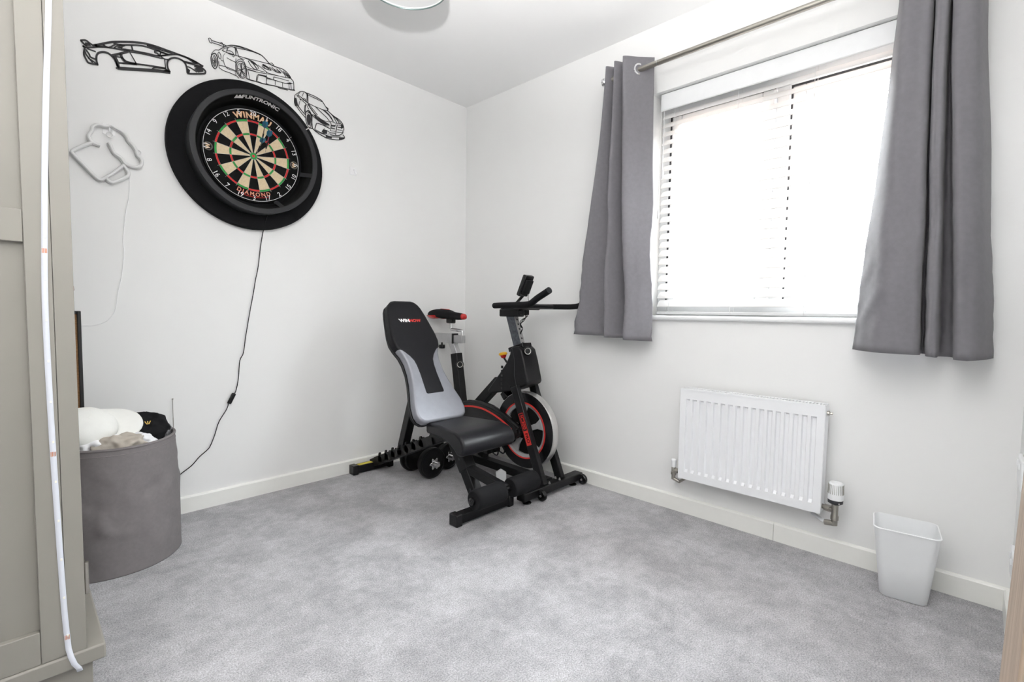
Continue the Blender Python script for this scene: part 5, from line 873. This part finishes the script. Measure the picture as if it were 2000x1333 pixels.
def along(z):
    for i in range(len(lc)-1):
        if lc[i].y >= z >= lc[i+1].y:
            t = (lc[i].y-z)/(lc[i].y-lc[i+1].y); return lc[i].x+(lc[i+1].x-lc[i].x)*t
    return lc[-1].x
z = 1.92; k = 0
while z > 0.19:
    x = along(z); MB().box(x-0.0005, x+0.0030, WYN-0.0032, WYN-0.0014, z-0.0025, z+0.0025).build('led', 'led_chip', ls, bevel=0.0004); z -= 0.0895; k += 1
for z in (1.815, 1.545, 1.085, 0.640, 0.215):
    x = along(z); c = MB()
    for q in (-0.0035, -0.0012, 0.0012, 0.0035): c.box(x+q-0.0006, x+q+0.0006, WYN-0.0022, WYN-0.0014, z-0.005, z+0.005)
    c.build('solder_pads', 'copper' if z < 1.3 else 'led_chip', ls)

# ------------------------------------------------------------------ cork board, aerial, bin, oak panel
cb = thing('cork_board', (-2.30, -0.03, 0), 'cork board in a black frame leaning on the wall behind the wardrobe', 'cork board')
X0, X1, Z1 = -2.56, -2.0695, 0.948
for a in ((X0, X0+0.015, 0.0, Z1), (X1-0.012, X1, 0.0, Z1), (X0+0.015, X1-0.012, 0.0, 0.012), (X0+0.015, X1-0.012, Z1-0.012, Z1)): MB().box(a[0], a[1], -0.040, -0.016, a[2], a[3]).build('frame_side', 'frame_black', cb, bevel=0.002)
MB().box(X0+0.014, X1-0.011, -0.030, -0.020, 0.011, Z1-0.011).build('cork_panel', 'cork', cb)
ae = thing('indoor_aerial', (-1.772, -0.022, 0.0795), 'slim black box with a telescopic aerial on the skirting by the hamper', 'aerial')
MB().box(-1.780, -1.762, -0.016, -0.001, 0.0795, 0.318).build('case', 'black_gloss', ae, bevel=0.003)
at = MB(); at.lathe((-1.7625, -0.010, 0.30), (0,0,1), [(0.0022,0),(0.0022,0.08),(0.0017,0.082),(0.0017,0.16),(0.0012,0.162),(0.0012,0.245),(0.0032,0.246),(0.0032,0.250),(0,0.251)], 10); at.build('telescopic_rod', 'nickel', ae)
MB().lathe((-1.762, -0.010, 0.215), (1,0,0), [(0.004,0),(0.004,0.006),(0,0.007)], 10).build('socket', 'black_gloss', ae)

bi = thing('waste_bin', (-0.13, -2.515, 0), 'white plastic waste bin on the carpet right of the radiator', 'bin')
def rrect(hx_, hy_, r, n=6):
    out = []
    for cx, cy, a0 in ((hx_-r, hy_-r, 0), (-hx_+r, hy_-r, 90), (-hx_+r, -hy_+r, 180), (hx_-r, -hy_+r, 270)):
        for k in range(n+1): a = radians(a0+90*k/n); out.append((cx+r*cos(a), cy+r*sin(a)))
    return out
ca_, sa_ = cos(radians(7)), sin(radians(7))
def BN(p, cx, cy, z): return V(cx + p[0]*ca_-p[1]*sa_, cy + p[0]*sa_+p[1]*ca_, z)
rings = []
for z, hx_, hy_, r, cx in ((0.001,0.060,0.062,0.022,-0.122),(0.004,0.063,0.065,0.024,-0.122),(0.125,0.074,0.076,0.024,-0.137),(0.250,0.082,0.087,0.024,-0.150),(0.254,0.0835,0.0885,0.025,-0.150),(0.255,0.0815,0.0865,0.023,-0.150),(0.248,0.080,0.085,0.022,-0.150),(0.010,0.060,0.062,0.020,-0.122)):
    rings.append([BN(p, cx, -2.515, z) for p in rrect(hx_, hy_, r)])
n = len(rings[0]); vs = [p for r in rings for p in r]
fs = [(k*n+i, k*n+(i+1) % n, (k+1)*n+(i+1) % n, (k+1)*n+i) for k in range(len(rings)-1) for i in range(n)] + [tuple(range(n)), tuple((len(rings)-1)*n+i for i in range(n))]
MB().add(vs, fs).build('bucket', 'bin', bi, smooth=50)
rimo = MB().tube([BN(p, -0.150, -2.515, 0.2525) for p in rrect(0.0835, 0.0885, 0.025)], 0.0022, 6, closed=True); rimo.build('rim', 'bin', bi)

ok = thing('oak_panel', (-2.0, -2.72, 0), 'pale oak edged panel leaning at the right edge of the photo', 'panel')
# leaning a little, foot out from the wall
def OP(x, y, z): return V(x, y - 0.006*(z-0.70)/0.2*0.9, z)
def lean_box(x0, x1, y0, y1, z0, z1):
    vs = [OP(x, y, z) for z in (z0, z1) for (x, y) in ((x0,y0),(x1,y0),(x1,y1),(x0,y1))]
    return MB().add(vs, [(3,2,1,0),(4,5,6,7),(0,1,5,4),(1,2,6,5),(2,3,7,6),(3,0,4,7)])
lean_box(-2.0355, -1.970, -2.6720, -2.6663, 0.0, 0.925).build('front_edge', 'oak', ok, bevel=0.001)
lean_box(-2.0350, -1.971, -2.750, -2.6722, 0.0, 0.925).build('board', 'grey_oak', ok, bevel=0.001)
for (x0, x1, z0, z1, lab) in ((-0.235, -0.090, 0.170, 0.256, 'white double socket low on the wall at the right edge'), (-0.26, -0.115, 0.470, 0.556, 'white double socket higher on the wall at the right edge')):
    so = thing('wall_socket', ((x0+x1)/2, YB, z0), lab, 'socket', 'sockets on the back wall')
    MB().box(x0, x1, YB+0.0003, YB+0.010, z0, z1).build('face_plate', 'upvc', so, bevel=0.003)
    for q in (0.3, 0.7): MB().box(x0+(x1-x0)*q-0.006, x0+(x1-x0)*q+0.006, YB+0.010, YB+0.0145, z1-0.03, z1-0.012).build('rocker_switch', 'upvc', so, bevel=0.0015)
